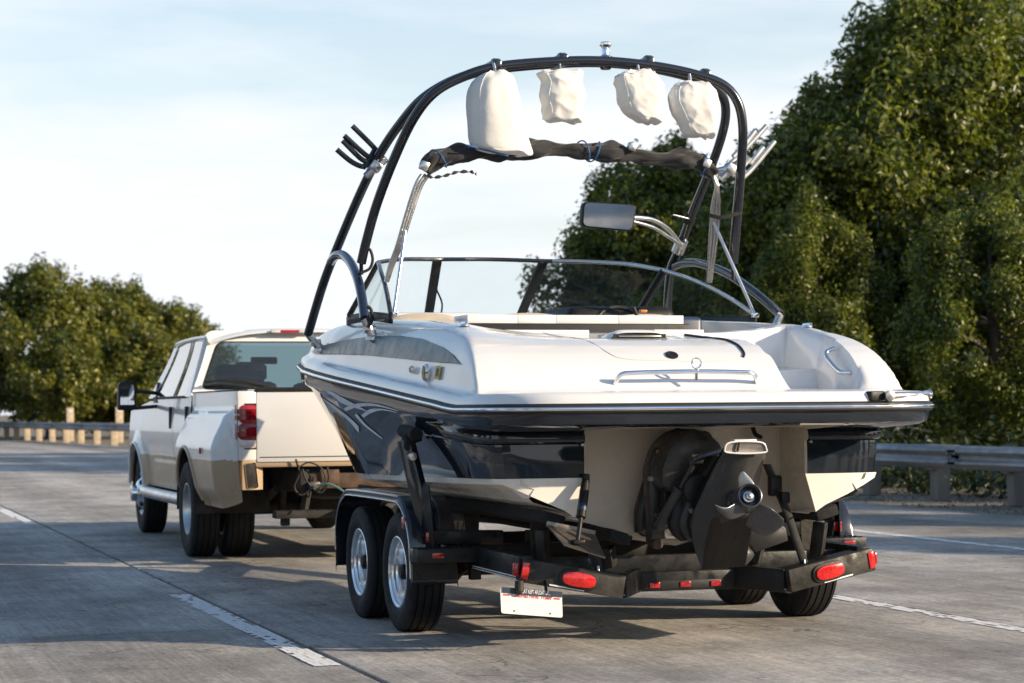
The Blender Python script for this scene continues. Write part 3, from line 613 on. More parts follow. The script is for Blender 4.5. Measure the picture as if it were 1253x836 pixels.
# platform: retractable ladder in its slot, name strip, handle, cleat
lad = empty('boarding_ladder', (0, 0, 0), 0, boat)
a, b = Vector((.80, -.465, 1.262)), Vector((1.175, -.21, 1.270))
tube('tube', [a, a.lerp(b, .5)+Vector((.03, -.03, .0)), b], .020, M['steel'], lad, 12)
box('housing', a+Vector((-.05, .012, 0)), (.10, .05, .05), M['drive2'], lad, Matrix.Rotation(R(15), 3, 'Z'), .01)
mesh('hinge', *lathe_geo([(-.03, .02), (-.028, .026), (.0, .026)], 16, 'Y', a+Vector((.01, -.005, 0))), M['steel'], lad)
mesh('end_knob', *lathe_geo([(-.02, .0), (-.018, .02), (.012, .026), (.02, .018)], 16, 'X', b), M['chrome'], lad)
box('step_label', (.60, .517, Zs(.5)+LH+.055), (.12, .004, .035), M['trim'], boat, None, .001)
box('label_band', (.60, .514, Zs(.5)+LH+.066), (.118, .004, .008), M['ink'], boat, None, .001)
hx = .925
hz = Hd(.7, .3)
tube('grab_handle', [(.945, .40, hz+.22), (.895, .40, hz+.20), (.885, .37, hz+.165), (.885, .28, hz+.115), (.895, .235, hz+.09), (.945, .225, hz+.085)], .0125, M['chrome'], boat)
for s in (-1, 1):
    p = on(s*1.0, .86, .0); mesh('cleat', *join(lathe_geo([(0, .03), (.012, .026), (.016, 0)], 16, 'Z', p), lathe_geo([(-.05, .004), (-.045, .011), (.045, .011), (.05, .004)], 10, 'Y', p+Vector((0, 0, .014)))), M['chrome'], boat)
# rear seat back / sun pad edge, dash, seats
def pad(name, x0, x1, y0, y1, z0, z1, m, parent=boat, bev=.03): return box(name, ((x0+x1)/2, (y0+y1)/2, (z0+z1)/2), (x1-x0, y1-y0, z1-z0), m, parent, None, bev, 3)
rs_ = empty('rear_seat', (0, 0, 0), 0, boat)
zs0, zs1, zs2 = at(640, 406, y=1.08).z, at(640, 398.5, y=1.15).z, at(640, 386, y=1.22).z
pad('cushion_gap', -.90, .40, 1.12, 1.20, zs0-.15, zs1+.012, M['trim'], rs_, .008)
for x0, x1 in ((-.90, -.611), (-.6105, -.386), (-.3855, -.02), (-.0195, .37)): pad('cushion', x0, x1, 1.14, 1.40, zs1, zs2, M['gel'], rs_, .004)
pad('pad', -.78, -.24, 1.01, 1.10, zs0-.06, zs0+.008, M['gel'], rs_, .006); pad('pad', .14, .44, 1.01, 1.10, zs0-.06, zs0+.012, M['gel'], rs_, .006)
pad('companion_seat', .32, .62, 1.45, 1.75, 1.2, at(850, 388, y=1.5).z, M['navyseat'])
for x0, x1, yy in ((-.36, .08, 2.4), (.42, .86, 2.45), (-.98, -.55, 2.5)):
    bm_ = [];
    for i in range(13):
        a = math.pi*i/12; bm_.append([( (x0+x1)/2 - (x1-x0)/2*math.cos(a), yy+d, lerp(q, [0, 1], [1.2, 1.735+.062*math.sin(a)**.6])) for d, q in ((0, 0), (-.05, .5), (-.06, .95), (-.03, 1), (.05, 1), (.08, .9), (.08, 0))])
    grid('seat_back', bm_, M['seat'], boat)
dash = pad('helm_dash', .25, .98, 2.75, 3.35, 1.3, 1.86, M['drive2'], boat, .06); pad('port_dash', -.98, -.25, 2.85, 3.4, 1.3, 1.82, M['gel'], boat, .05)
whl = mesh('steering_wheel', *xf(join(lathe_geo([(.0+.014*math.cos(a), .17+.014*math.sin(a)) for a in [2*math.pi*i/10 for i in range(11)]], 28, 'Y'), beam_geo((-.16, 0, 0), (.16, 0, 0), .02, .03), beam_geo((0, 0, -.16), (0, 0, 0), .02, .03)), Matrix.Translation((.58, 2.70, 1.70)) @ Matrix.Rotation(R(-25), 4, 'X')), M['trim'], boat)
hnd = tube('throttle_lever', [at(780, 388, y=2.2), at(775, 376, y=2.2)], .012, M['trim'], boat); box('red_grip', at(787, 381, y=2.2), (.045, .03, .018), M['amber'], hnd)
# ------------------------------------------------------------------ windscreen
M['darkalu'] = pm('dark_anodised_frame', (.07, .075, .085), .3, metal=.7, var=.1)
ws = empty('windscreen', (0, 0, 0), 0, boat)
TOPL = [at(478, 384, y=1.87), at(472, 352, y=2.10), at(466, 332, y=2.42), at(463, 321, y=2.85), at(490, 317.5, y=3.3), at(535, 317.5, y=3.5)]
TOPC = [at(535, 317.5, y=3.5), at(600, 317.5, y=3.58), at(665, 319.5, y=3.5)]
TOPR = [at(665, 319.5, y=3.5), at(720, 320.5, y=3.38), at(770, 323.5, y=3.15), at(812, 331, y=2.85), at(850, 343.5, y=2.55), at(890, 363, y=2.2), at(926, 387, y=1.87)]
top = spline(TOPL, 6)[:-1] + spline(TOPC, 8)[:-1] + spline(TOPR, 6)
def resamp(P, n):
    P = [Vector(p) for p in P]; d = [0]
    for a, b in zip(P, P[1:]): d.append(d[-1]+(b-a).length)
    return [Vector([np.interp(d[-1]*i/(n-1), d, [p[c] for p in P]) for c in range(3)]) for i in range(n)]
# knots along the glass: port end, port corner, two walk-through posts, starboard corner, starboard end
kt = [spline(TOPL[:4], 8), spline(TOPL[3:], 8), spline(TOPC, 8), spline(TOPR[:4], 6), spline(TOPR[3:], 8)]
b0, b5 = TOPL[0]-Vector((0, 0, .012)), TOPR[-1]-Vector((0, 0, .012)); zb_ = 1.80
B1, B2, B3, B4 = Vector((-1.09, 3.1, zb_)), at(523, 387, y=4.0), at(634, 387, y=4.05), at(777, 387, y=3.55)
for q in (B2, B3, B4): q.z = zb_ + .02
kb = [spline([b0, Vector((-1.13, 2.4, zb_-.01)), B1], 8), spline([B1, Vector((-.92, 3.65, zb_)), B2], 8), spline([B2, (B2+B3)/2+Vector((0, .04, 0)), B3], 8), spline([B3, (B3+B4)/2+Vector((.08, .10, 0)), B4], 8), spline([B4, Vector((1.07, 2.75, zb_-.01)), b5], 8)]
NS = 17; tp, bt = [], []
for k in range(5):
    a_, c_ = resamp(kt[k], NS), resamp(kb[k], NS); tp += a_[(1 if k else 0):]; bt += c_[(1 if k else 0):]
    grid('pane', [[c_[i].lerp(a_[i], q) for i in range(NS)] for q in (.02, .35, .7, .99)], M['wglass'], ws, ang=80)
    if k: beam('frame_post', c_[0]+Vector((0, -.01, 0)), a_[0]+Vector((0, -.004, 0)), .03, [0, .03, .062, .062, .05][k], M['trim'], ws, .008, up=(1, .2, 0))
grid('base_trim', [[p+Vector((0, 0, -.045)) for p in bt], [p+Vector((0, 0, .010)) for p in bt]], M['trim'], ws).modifiers.new('thick', 'SOLIDIFY').thickness = .014
tube('top_frame', tp[:50], .0135, M['darkalu'], ws, 10, 1, False); tube('top_frame', tp[49:], .0135, M['alu'], ws, 10, 1, False)
tube('latch_cable', [at(538, 392, y=3.4), at(541, 372, y=3.4), at(534, 352, y=3.4), at(537, 335, y=3.42)], .006, M['trim'], ws)
# ------------------------------------------------------------------ tower
tw = empty('wakeboard_tower', (0, 0, 0), 0, boat)
FWD = [(377, 409, 3.64), (394, 352, 3.42), (409, 312, 3.26), (438, 243, 2.95), (464, 190, 2.70), (490, 151, 2.5), (518, 120, 2.32), (558, 97, 2.2), (605, 85, 2.12), (680, 78, 2.1), (740, 77, 2.1), (800, 84, 2.1), (858, 99, 2.13), (882, 115, 2.18), (888, 138, 2.25), (882, 170, 2.4), (866, 215, 2.62), (849, 257, 2.82), (832, 303, 3.05), (820, 335, 3.2)]
fp = [at(u, v, y=y) for u, v, y in FWD] + [Vector((1.21, 3.5, 1.76))]
AFT = [(442, 322, 2.55), (448, 296, 2.5), (461, 250, 2.38), (482, 195, 2.25), (506, 145, 2.12), (532, 113, 2.02), (568, 93.5, 1.97), (610, 81.5, 1.95), (680, 75.5, 1.94), (740, 75, 1.94), (800, 81, 1.94), (850, 91, 1.93), (885, 104, 1.92), (903, 126, 1.92), (909, 158, 1.93), (907, 200, 1.97), (902, 262, 2.03), (897, 322, 2.1)]
ap = [at(u, v, y=y) for u, v, y in AFT]
tube('forward_hoop', fp, .029, M['blacktube'], tw, 16)
tube('aft_hoop', ap, .029, M['blacktube'], tw, 16)
ra = [at(u, v, y=y) for u, v, y in [(405, 320, 3.27), (411, 313, 3.12), (421, 313, 2.95), (431, 325, 2.72), (439, 346, 2.5), (444, 372, 2.34), (446, 390, 2.26)]]
tube('side_brace', ra, .029, M['bluetube'], tw, 16)
rb = [at(u, v, y=y) for u, v, y in [(826, 326, 3.12), (838, 322, 2.98), (858, 323, 2.76), (890, 335, 2.42), (922, 357, 2.05), (945, 376, 1.80), (955, 386, 1.68)]]
tube('side_brace', rb, .027, M['blacktube'], tw, 16)
def foot(p, s):
    q = Vector((s*1.06 if abs(p.x) > 1.06 else p.x, p.y, 0)); q.z = Hd(max(-1.14, min(1.14, p.x)), p.y); q.x = max(-1.14, min(1.14, p.x))
    g = join(lathe_geo([(-.012, .05), (.008, .048), (.016, .036)], 18, 'Z', q), tube_geo([q, q.lerp(p, .5), p], [.030, .026, .024], 12), lathe_geo([(-.034, .0), (-.034, .024), (.034, .024), (.034, 0)], 16, 'X', q.lerp(p, .45)))
    return mesh('hinge_foot', *g, M['steel'], tw)
foot(fp[0], -1); foot(fp[-1], 1); foot(ra[-1], -1); foot(rb[-1], 1)
tube('joint_pin', [ap[0], ap[0]-Vector((0, 0, .07))], .012, M['drive2'], tw); tube('joint_pin', [ap[-1], ap[-1]-Vector((0, 0, .10))], .012, M['drive2'], tw)
lp = [at(u, v, y=2.5) for u, v in [(447, 303), (453, 306), (456, 318), (452, 329), (441, 334)]]; tube('cable_loop', lp, .009, M['trim'], tw)
lp = [at(u, v, y=2.2) for u, v in [(449, 375), (454, 379), (455, 392), (450, 401)]]; tube('cable_loop', lp, .010, M['trim'], tw)
lp = [at(u, v, y=2.05) for u, v in [(905, 122), (914, 150), (911, 200), (908, 262), (899, 330)]]
# board racks: four-pronged forks
def rack(c, prongs, m):
    rk = empty('board_rack', (0, 0, 0), 0, tw)
    return rk
def fork(prs, hub, yy, m, name='rack_fork'):
    gs = [];
    for P in prs: Q = spline([at(u, v, y=y) for u, v, y in P], 5); gs.append(tube_geo(Q, .0165, 10))
    mesh(name, *join(*gs), m, tw)
    h = at(*hub, y=yy); mesh('rack_bracket', *join(box_geo(h, (.07, .08, .06), Matrix.Rotation(R(35), 3, 'Y'), .010), tube_geo([h-Vector((.06, 0, .06)), h+Vector((.07, 0, .05))], .022, 12)), M['steel'], tw)
PY = 2.75
fork([[(431, 154, PY), (458, 181, PY), (461, 188, PY), (452, 193, PY), (421, 166, PY)], [(419, 172, PY), (440, 193, PY), (449, 199, PY), (444, 204, PY), (430, 198, PY), (412, 183, PY)], [(458, 184, PY), (450, 198, PY), (444, 206, PY)]], (459, 204), 2.72, M['blacktube'])
SY = 2.35
sil = pm('pale_aluminium', (.62, .63, .63), .35, metal=.8, var=.08)
fork([[(938, 154, SY), (918, 176, SY), (905, 190, SY), (894, 200, SY)], [(924, 160, SY), (910, 178, SY), (897, 192, SY)], [(948, 173, SY), (926, 200, SY), (913, 214, SY), (907, 217, SY), (908, 206, SY), (918, 194, SY)], [(934, 180, SY), (918, 200, SY)]], (893, 207), 2.3, sil)
tube('rack_arm', [at(866, 214, y=2.6), at(893, 207, y=2.35), at(912, 213, y=2.3)], .024, M['steel'], tw)
# clamps over the hoops and the tow pylon
for u, v in ((603, 83), (684, 76), (789, 79), (858, 95)):
    p = at(u, v, y=2.02); mesh('clamp', *join(box_geo(p, (.055, .20, .075), None, .012), box_geo(p+Vector((0, -.05, .03)), (.045, .05, .03), None, .006)), M['blacktube'], tw)
p = at(741, 76, y=2.0)
mesh('tow_pylon', *lathe_geo([(-.03, .02), (-.02, .034), (.03, .040), (.035, .028), (.05, .022), (.07, .026), (.085, .020), (.09, .028), (.10, .038), (.112, .038), (.118, .03), (.118, 0)], 20, 'Z', p), M['chrome'], tw)
mesh('pylon_base', *lathe_geo([(-.045, .028), (-.02, .044), (.032, .042), (.036, .03)], 20, 'Z', p), M['blacktube'], tw)
# mirror
mi_ = empty('tow_mirror', (0, 0, 0), 0, boat); my = 2.6
mc = [at(u, v, y=my) for u, v in ((712, 247), (774, 252), (771, 284), (711, 277))]
def rounded(Q, r, k=5):
    out = []
    for i in range(len(Q)):
        a, b, c = Q[i-1], Q[i], Q[(i+1) % len(Q)]; p0 = b+(a-b).normalized()*r; p1 = b+(c-b).normalized()*r
        for j in range(k+1): t_ = j/k; out.append(p0*(1-t_)**2 + b*2*t_*(1-t_) + p1*t_*t_)
    return out
for q in mc: q.y += (q.x-mc[0].x)*-.18 - (q.z-mc[2].z)*.106
RQ = rounded(mc, .035); cen_ = sum(mc, Vector())/4
prism('housing', RQ, (0, .05, 0), M['trim'], mi_, .006)
prism('mirror_glass', [cen_+(p-cen_)*.93+Vector((0, -.003, 0)) for p in RQ], (0, .002, 0), M['mirror'], mi_)
for dv, r_ in ((0, .014), (9, .011)): tube('arm', [at(772, 266+dv*.5, y=my), at(798, 269+dv, y=2.68), at(818, 281+dv, y=2.8), at(833, 300, y=2.95)], r_, M['alu'], mi_)
mesh('clamp_ring', *tube_geo([at(829, 309, y=3.03), at(835, 294, y=2.98)], .042, 16), M['alu'], mi_)
mesh('clamp_ring', *tube_geo([at(842, 272, y=2.9), at(845, 264, y=2.87)], .040, 16), M['drive2'], mi_)
tube('clamp_lever', [at(844, 268, y=2.85), at(824, 263, y=2.8)], .006, M['steel'], mi_)
# bimini: rolled cover, bows, cords, strap
bi = empty('bimini_top', (0, 0, 0), 0, boat); by_ = 1.95
CP = [(519, 207), (530, 197), (560, 189), (600, 187), (640, 184), (670, 182), (700, 184), (730, 186), (760, 188), (790, 193), (820, 195), (845, 196), (866, 206), (874, 214)]
NBI = 150
cp = resamp(spline([at(u, v, y=by_) for u, v in CP], 6), NBI)
rws = []; rg = random.Random(4)
for i, p in enumerate(cp):
    t_ = i/(NBI-1); rr = .047*(1+.22*math.sin(t_*23)+.12*math.sin(t_*51+1))*(.8+.2*sm(t_/.06)*sm((1-t_)/.05)); ring = []
    tg = (cp[min(i+1, NBI-1)]-cp[max(i-1, 0)]).normalized(); u_ = Vector((0, 1, 0)); w_ = tg.cross(u_).normalized()
    for k in range(36): a = 2*math.pi*k/36; q = rr*(1+.10*math.sin(3*a-t_*25)+.30*(abs(mnoise.noise(Vector((t_*16+a*.9, math.cos(a)*1.6, math.sin(a)*1.6))))-.25)+.12*math.sin(4*a+t_*60)); ring.append(p+u_*math.cos(a)*q*1.15+w_*math.sin(a)*q)
    rws.append(ring)
grid('rolled_cover', rws, M['cloth'], bi, True, True, ang=180)
def coil(i, n=1.0, r=.060, m='cord'):
    p = cp[i]; tg = (cp[i+1]-cp[i-1]).normalized(); u_ = Vector((0, 1, 0)); w_ = tg.cross(u_).normalized(); k = 24
    return tube_geo([p+tg*(.10*(j/k-.5)*n)+u_*math.cos(2*math.pi*j/k)*r*1.2+w_*math.sin(2*math.pi*j/k)*r for j in range(k+1)], .0045, 6)
for i in (9, 81, 86, 141): mesh('cord', *coil(i, 1 if i != 86 else -1), M['cord'], bi)
tube('cord_line', [at(572, 178, y=by_-.12), at(595, 184, y=by_-.12), at(622, 191, y=by_-.12)], .006, M['cord'], bi)
for uvs, nm in (([(519, 203), (527, 209)], 'buckle'), ([(773, 180), (778, 188)], 'buckle'), ([(864, 200), (870, 208)], 'buckle')):
    box(nm, at(*uvs[0], y=by_-.06), (.05, .05, .05), M['steel'], bi, Matrix.Rotation(R(20), 3, 'Y'), .008)
sp = [at(u, v, y=by_) for u, v in [(520, 214), (530, 217), (545, 215), (558, 211), (575, 210), (583, 213)]]
grid('loose_strap', [[p+Vector((0, .012*math.sin(i*1.1), .012*math.cos(i*1.1))) for i, p in enumerate(spline(sp, 4))], [p-Vector((0, .012*math.sin(i*1.1), .012*math.cos(i*1.1))) for i, p in enumerate(spline(sp, 4))]], M['cloth'], bi)
for k, du in enumerate((0, 4.5, 9)): tube('bow_tube', [at(516+du, 214, y=by_+.02*k), at(508+du*.8, 228, y=by_+.02*k), at(497+du*.7, 262, y=2.0), at(486+du*.55, 300, y=2.05), at(477+du*.4, 325, y=2.1), at(472+du*.2, 345, y=2.12)], .011, M['steel'], bi, 8)
tube('support_strut', [at(496, 283, y=2.0), at(482, 383, y=1.9)], .0105, M['alu'], bi, 10); box('strut_foot', at(482, 384, y=1.9), (.04, .04, .03), M['chrome'], bi)
for k, du in enumerate((0, 4.5, 8)): tube('bow_tube', [at(872+du*.4, 212, y=by_+.02*k), at(876+du*.3, 230, y=by_), at(872+du, 252, y=2.05), at(869+du, 290, y=2.2), at(866+du*.5, 345, y=2.42)], .011, M['steel'], bi, 8)
tube('support_strut', [at(873, 272, y=2.12), at(923, 384, y=1.87)], .0105, M['alu'], bi, 10); box('strut_foot', at(924, 386, y=1.86), (.04, .04, .03), M['chrome'], bi)
grid('tie_strap', [[at(868, 261+d, y=2.05), at(880, 264+d, y=2.02), at(893, 262+d, y=2.0), at(907, 257+d, y=2.0)] for d in (0, 5)], M['cloth'], bi)
# ------------------------------------------------------------------ stern drive
M['dsteel'] = pm('stained_steel', (.22, .20, .18), .4, metal=.8, var=.25, scale=9)
M['propl'] = pm('sunlit_blade', (.55, .53, .50), .3, metal=.4, var=.15, scale=10)  # upper blade only: sunlight painted into its colour, the other blades stay dark
dr = empty('stern_drive', (0, 0, 0), 0, boat)
def P2(u, v, y): return at(u, v, y=y)
shield = rounded([P2(828, 527, .36), P2(868, 527, .36), P2(872, 590, .36), P2(860, 662, .36), P2(777, 656, .36), P2(790, 590, .36), P2(806, 548, .36)], .05, 4)
prism('transom_shield', shield, (0, -.05, 0), M['drive2'], dr, .012)
rim = [P2(833, 529, .28), P2(812, 548, .28), P2(797, 588, .28), P2(786, 625, .28), P2(783, 652, .28)]
tube('gimbal_ring', rim, [.03, .04, .045, .045, .03], M['drive'], dr, 10)
tube('gimbal_ring', [P2(812, 553, .22), P2(808, 585, .20), P2(812, 620, .2), P2(804, 640, .18), P2(803, 662, .16)], [.02, .026, .03, .03, .022], M['drive'], dr, 10)
def plate(name, pts, y, d, m, bev=.01, tilt=0):
    Q = [P2(u, v, y) for u, v in pts]; c = sum(Q, Vector())/len(Q)
    for q in Q: q.y += (q.x-c.x)*tilt
    return prism(name, Q, (0, d, 0), m, dr, bev)
plate('upper_cover', [(846, 525), (858, 525.5), (870, 531), (886, 548), (874, 566), (854, 586), (836, 600), (822, 604), (811, 594), (812, 574), (818, 552), (830, 534)], -.06, .30, M['drive'], .035, -.15)
plate('cover_badge', [(852, 531), (864, 534), (868, 540), (856, 538)], -.075, .02, M['drive2'], .004, -.15)
plate('cover_step', [(812, 596), (826, 606), (838, 602), (850, 612), (838, 640), (822, 640), (812, 622)], .02, .20, M['drive2'], .015)
plate('gimbal_arm', [(804, 547), (812, 549), (809, 575), (808, 600), (816, 632), (808, 655), (806, 668), (797, 668), (797, 645), (794, 600), (797, 566)], .10, .09, M['drive'], .012)
for u, v, y in ((806.5, 553.5, .095), (796.5, 586, .095), (804, 631, .095), (801, 660, .095), (846, 625, -.24)): mesh('bolt', *lathe_geo([(-.012, 0), (-.012, .012), (-.004, .015), (.01, .015)], 8, 'Y', P2(u, v, y)), M['steel'], dr)
def cylinder(name, a, b, r, m):
    a, b = Vector(a), Vector(b); d = (b-a); q = a+d*.58
    mesh(name, *join(tube_geo([a, a+d*.02, q-d*.02, q], [r*.85, r, r, r*.8], 16), tube_geo([q-d*.01, q+d*.03], r*1.12, 16), tube_geo([q, b], r*.42, 10), lathe_geo([(-r*1.1, 0), (-r*1.1, r*1.15), (r*1.1, r*1.15), (r*1.1, 0)], 16, 'X', a), lathe_geo([(-r, 0), (-r, r*.9), (r, r*.9), (r, 0)], 12, 'X', b)), m, dr)
cylinder('trim_ram', P2(803, 652, .02), P2(852, 562, -.20), .030, M['drive'])
tube('ram_hose', [P2(846, 566, -.20), P2(853, 560, -.24), P2(868, 556, -.28), P2(884, 552, -.28)], .012, M['bluetube'], dr)
mesh('bellows', *join(*[lathe_geo([(-.02, .05), (-.012, .075), (.012, .075), (.02, .05)], 20, 'Y', P2(838+4*k, 606-6*k, -.02-.035*k)) for k in range(5)]), M['drive2'], dr) if False else None
for k in range(5): mesh('bellows_ring', *lathe_geo([(-.02, .05), (-.010, .078), (.010, .078), (.02, .05)], 22, 'Y', P2(842+3*k, 612-3*k, .02-.045*k)), M['drive2'], dr)
plate('exhaust_manifold', [(812, 648), (826, 644), (848, 648), (850, 656), (842, 660), (814, 660)], .08, .16, M['steel'], .012)
mesh('anode', *lathe_geo([(-.03, .010), (-.03, .028), (0, .030), (0, .012)], 16, 'Y', P2(803, 665, .06)), M['rust'], dr)
# layered flanges wrapping the front of the leg
for k in range(4):
    o_ = 7*k; A_ = spline([P2(880+1.5*k, 556+2*k, -.20), P2(858+o_*.8, 584, -.20), P2(840+o_, 612, -.20), P2(830+o_, 640, -.20), P2(836+o_, 656, -.20), P2(846+o_*.8, 664, -.20)], 5); B_ = spline([P2(886+1.5*k, 560+2*k, -.20), P2(868+o_*.8, 586, -.20), P2(853+o_, 612, -.20), P2(846+o_, 638, -.20), P2(849+o_, 652, -.20), P2(853+o_*.8, 660, -.20)], 5)
    y0 = -.10-.05*k; g = []
    for q in A_+B_: q.y += .20+y0
    n = len(A_); rows_ = [A_, [q+Vector((-.004, .05, 0)) for q in A_]]
    grid('swivel_flange', [[q+Vector((0, .05, 0)) for q in A_], A_, [a_.lerp(b_, .25)+Vector((0, -.012, 0)) for a_, b_ in zip(A_, B_)], [a_.lerp(b_, .8)+Vector((0, -.012, 0)) for a_, b_ in zip(A_, B_)], B_, [q+Vector((0, .05, 0)) for q in B_]], M['drive'] if k % 2 else M['drive2'], dr, ang=40)
# the leg: a faceted casting from the oval upper end down to the skeg
LEG = [((887, 547), (937, 548), -.42), ((883, 556), (936, 557), -.40), ((876, 568), (931, 572), -.37), ((866, 588), (925, 594), -.33), ((857, 608), (921, 613), -.30), ((848, 630), (913, 634), -.27), ((846, 650), (909, 655), -.25), ((849, 668), (915, 668), -.25), ((854, 684), (923, 679), -.26), ((859, 697), (912, 693), -.27)]
rws = []
for i, (l_, r_, y) in enumerate(LEG):
    a_, b_ = P2(*l_, y), P2(*r_, y); k = lerp(i, [0, 1, 3, 5, 6, 7, 8, 9], [.6, .9, 1.25, 1.2, .9, .6, .35, .2]); row = []
    for t_, o in ((0, 0), (.04, -.025), (.20, -.055), (.46, -.080), (.55, -.080), (.86, -.045), (.97, -.022), (1, 0), (.95, .06), (.5, .09), (.05, .06)): row.append(a_.lerp(b_, t_)+Vector((0, o*k, 0)))
    rws.append(row)
grid('drive_leg', [list(r) for r in zip(*[spline([r[j] for r in rws], 3) for j in range(len(rws[0]))])], M['drive'], dr, False, True, ang=50, closer=True)
oc = [P2(u, v, -.50) for u, v in ((887, 549), (890, 543), (902, 540.5), (922, 540.5), (934, 542.5), (937.5, 549), (936, 553.5), (912, 555), (889, 553.5))]
rim_ = spline(oc + [oc[0]], 4); mesh('oval_rim', *tube_geo(rim_, .0045, 8), M['gel'], dr); cc_ = sum(oc, Vector())/len(oc)
mesh('oval_insert', [cc_+Vector((0, .012, 0))] + [p+Vector((0, .004, 0)) for p in rim_], [(0, i+1, i+2) for i in range(len(rim_)-1)], M['dsteel'], dr)
beam('oval_rib', P2(905, 541, -.505), P2(902, 553, -.505), .012, .01, M['drive2'], dr); box('top_cap', P2(910, 540, -.47), (.12, .05, .02), M['gel'], dr, None, .006)
plate('tail_plate', [(905, 650), (952, 640), (962, 646), (965, 662), (925, 676)], -.22, .03, M['drive2'], .006)
# propeller
pr_ = empty('propeller', (0, 0, 0), 0, dr) if False else dr
hc0, hc1 = P2(902, 622, -.34), P2(918, 606, -.60); hd = (hc1-hc0).normalized()
def hubg(prof_):
    Q = hd.to_track_quat('Z', 'Y').to_matrix().to_4x4(); return xf(lathe_geo(prof_, 28, 'Z'), Matrix.Translation(hc1) @ Q)
L_ = (hc1-hc0).length
mesh('torpedo', *hubg([(-L_-.06, .02), (-L_, .055), (-L_*.6, .076), (-.16, .074), (-.15, .066)]), M['drive'], dr)
prop = mesh('propeller', *hubg([(-.15, .060), (-.10, .064), (-.01, .062), (0, .060), (.002, .055), (-.008, .051), (-.07, .046), (-.07, 0)]), M['prop'], dr)
for nm, pr2 in (('prop_nut', [(-.07, .030), (-.03, .028), (-.028, .02), (-.012, .017), (-.01, .010), (.0, .008), (.002, 0)]),): mesh(nm, *hubg(pr2), M['steel'], dr)
def blade(name, pts, m, th=.006):
    """pts: outline as pixel + y; root first; bowed"""
    Q = [P2(*p) for p in pts]; n = len(Q)//2; L1, L2 = Q[:n], list(reversed(Q[n:])); a_, b_ = resamp(spline(L1, 4), 12), resamp(spline(L2, 4), 12)
    o = grid(name, [[p.lerp(q, t_) + hd*(.018*math.sin(math.pi*t_)) for t_ in (0, .2, .4, .6, .8, 1)] for p, q in zip(a_, b_)], m, prop, ang=80); s_ = o.modifiers.new('thick', 'SOLIDIFY'); s_.thickness = th; o.modifiers.new('sub', 'SUBSURF').render_levels = 1
blade('blade', [(905, 603, -.47), (902.5, 588, -.47), (905, 578, -.48), (911, 577.5, -.50), (921, 588, -.54), (927, 602, -.55)], M['propl'])
blade('blade', [(906, 610, -.57), (890, 621, -.60), (874, 616.5, -.62), (876, 623, -.60), (893, 637, -.53), (914, 629, -.52)], M['prop'])
blade('blade', [(925, 614, -.56), (945, 622, -.58), (959, 635, -.55), (957, 644, -.50), (936, 656, -.42), (909, 642, -.40)], M['prop'])
tube('hose', [P2(921, 522, .36), P2(924, 531, .28), P2(931, 535, .3)], .012, M['drive2'], dr)
# trim tabs with rams, transom eyes
tb = empty('trim_tab', (0, 0, 0), 0, boat)
h0_, h1_, h2_, h3_ = at(669, 641, y=.06), at(728, 653, y=.06), at(741, 682, y=-.16), at(690, 666, y=-.16)
prism('plate', [h0_, h1_, h2_, h3_], (0, .004, -.008), M['dsteel'], tb); beam('hinge', h0_, h1_, .02, .03, M['dsteel'], tb)
a_, b_ = at(717, 586, y=.03), at(707, 663, y=-.12); d = b_-a_
mesh('ram', *join(tube_geo([a_, a_+d*.2, a_+d*.62], [.018, .024, .024], 12), tube_geo([a_+d*.6, b_], .012, 10), box_geo(b_, (.06, .06, .02), None, .005), box_geo(a_, (.03, .04, .05), None, .006)), M['drive2'], tb)
mesh('band', *tube_geo([a_+d*.42, a_+d*.52], .0255, 12), M['navyseat'], tb)
for s in (-1, 1):
    mesh('transom_eye', *lathe_geo([(-.02, .0), (-.02, .007), (0, .009)], 10, 'Y', (s*.63, .06, 1.03)), M['steel'], boat)
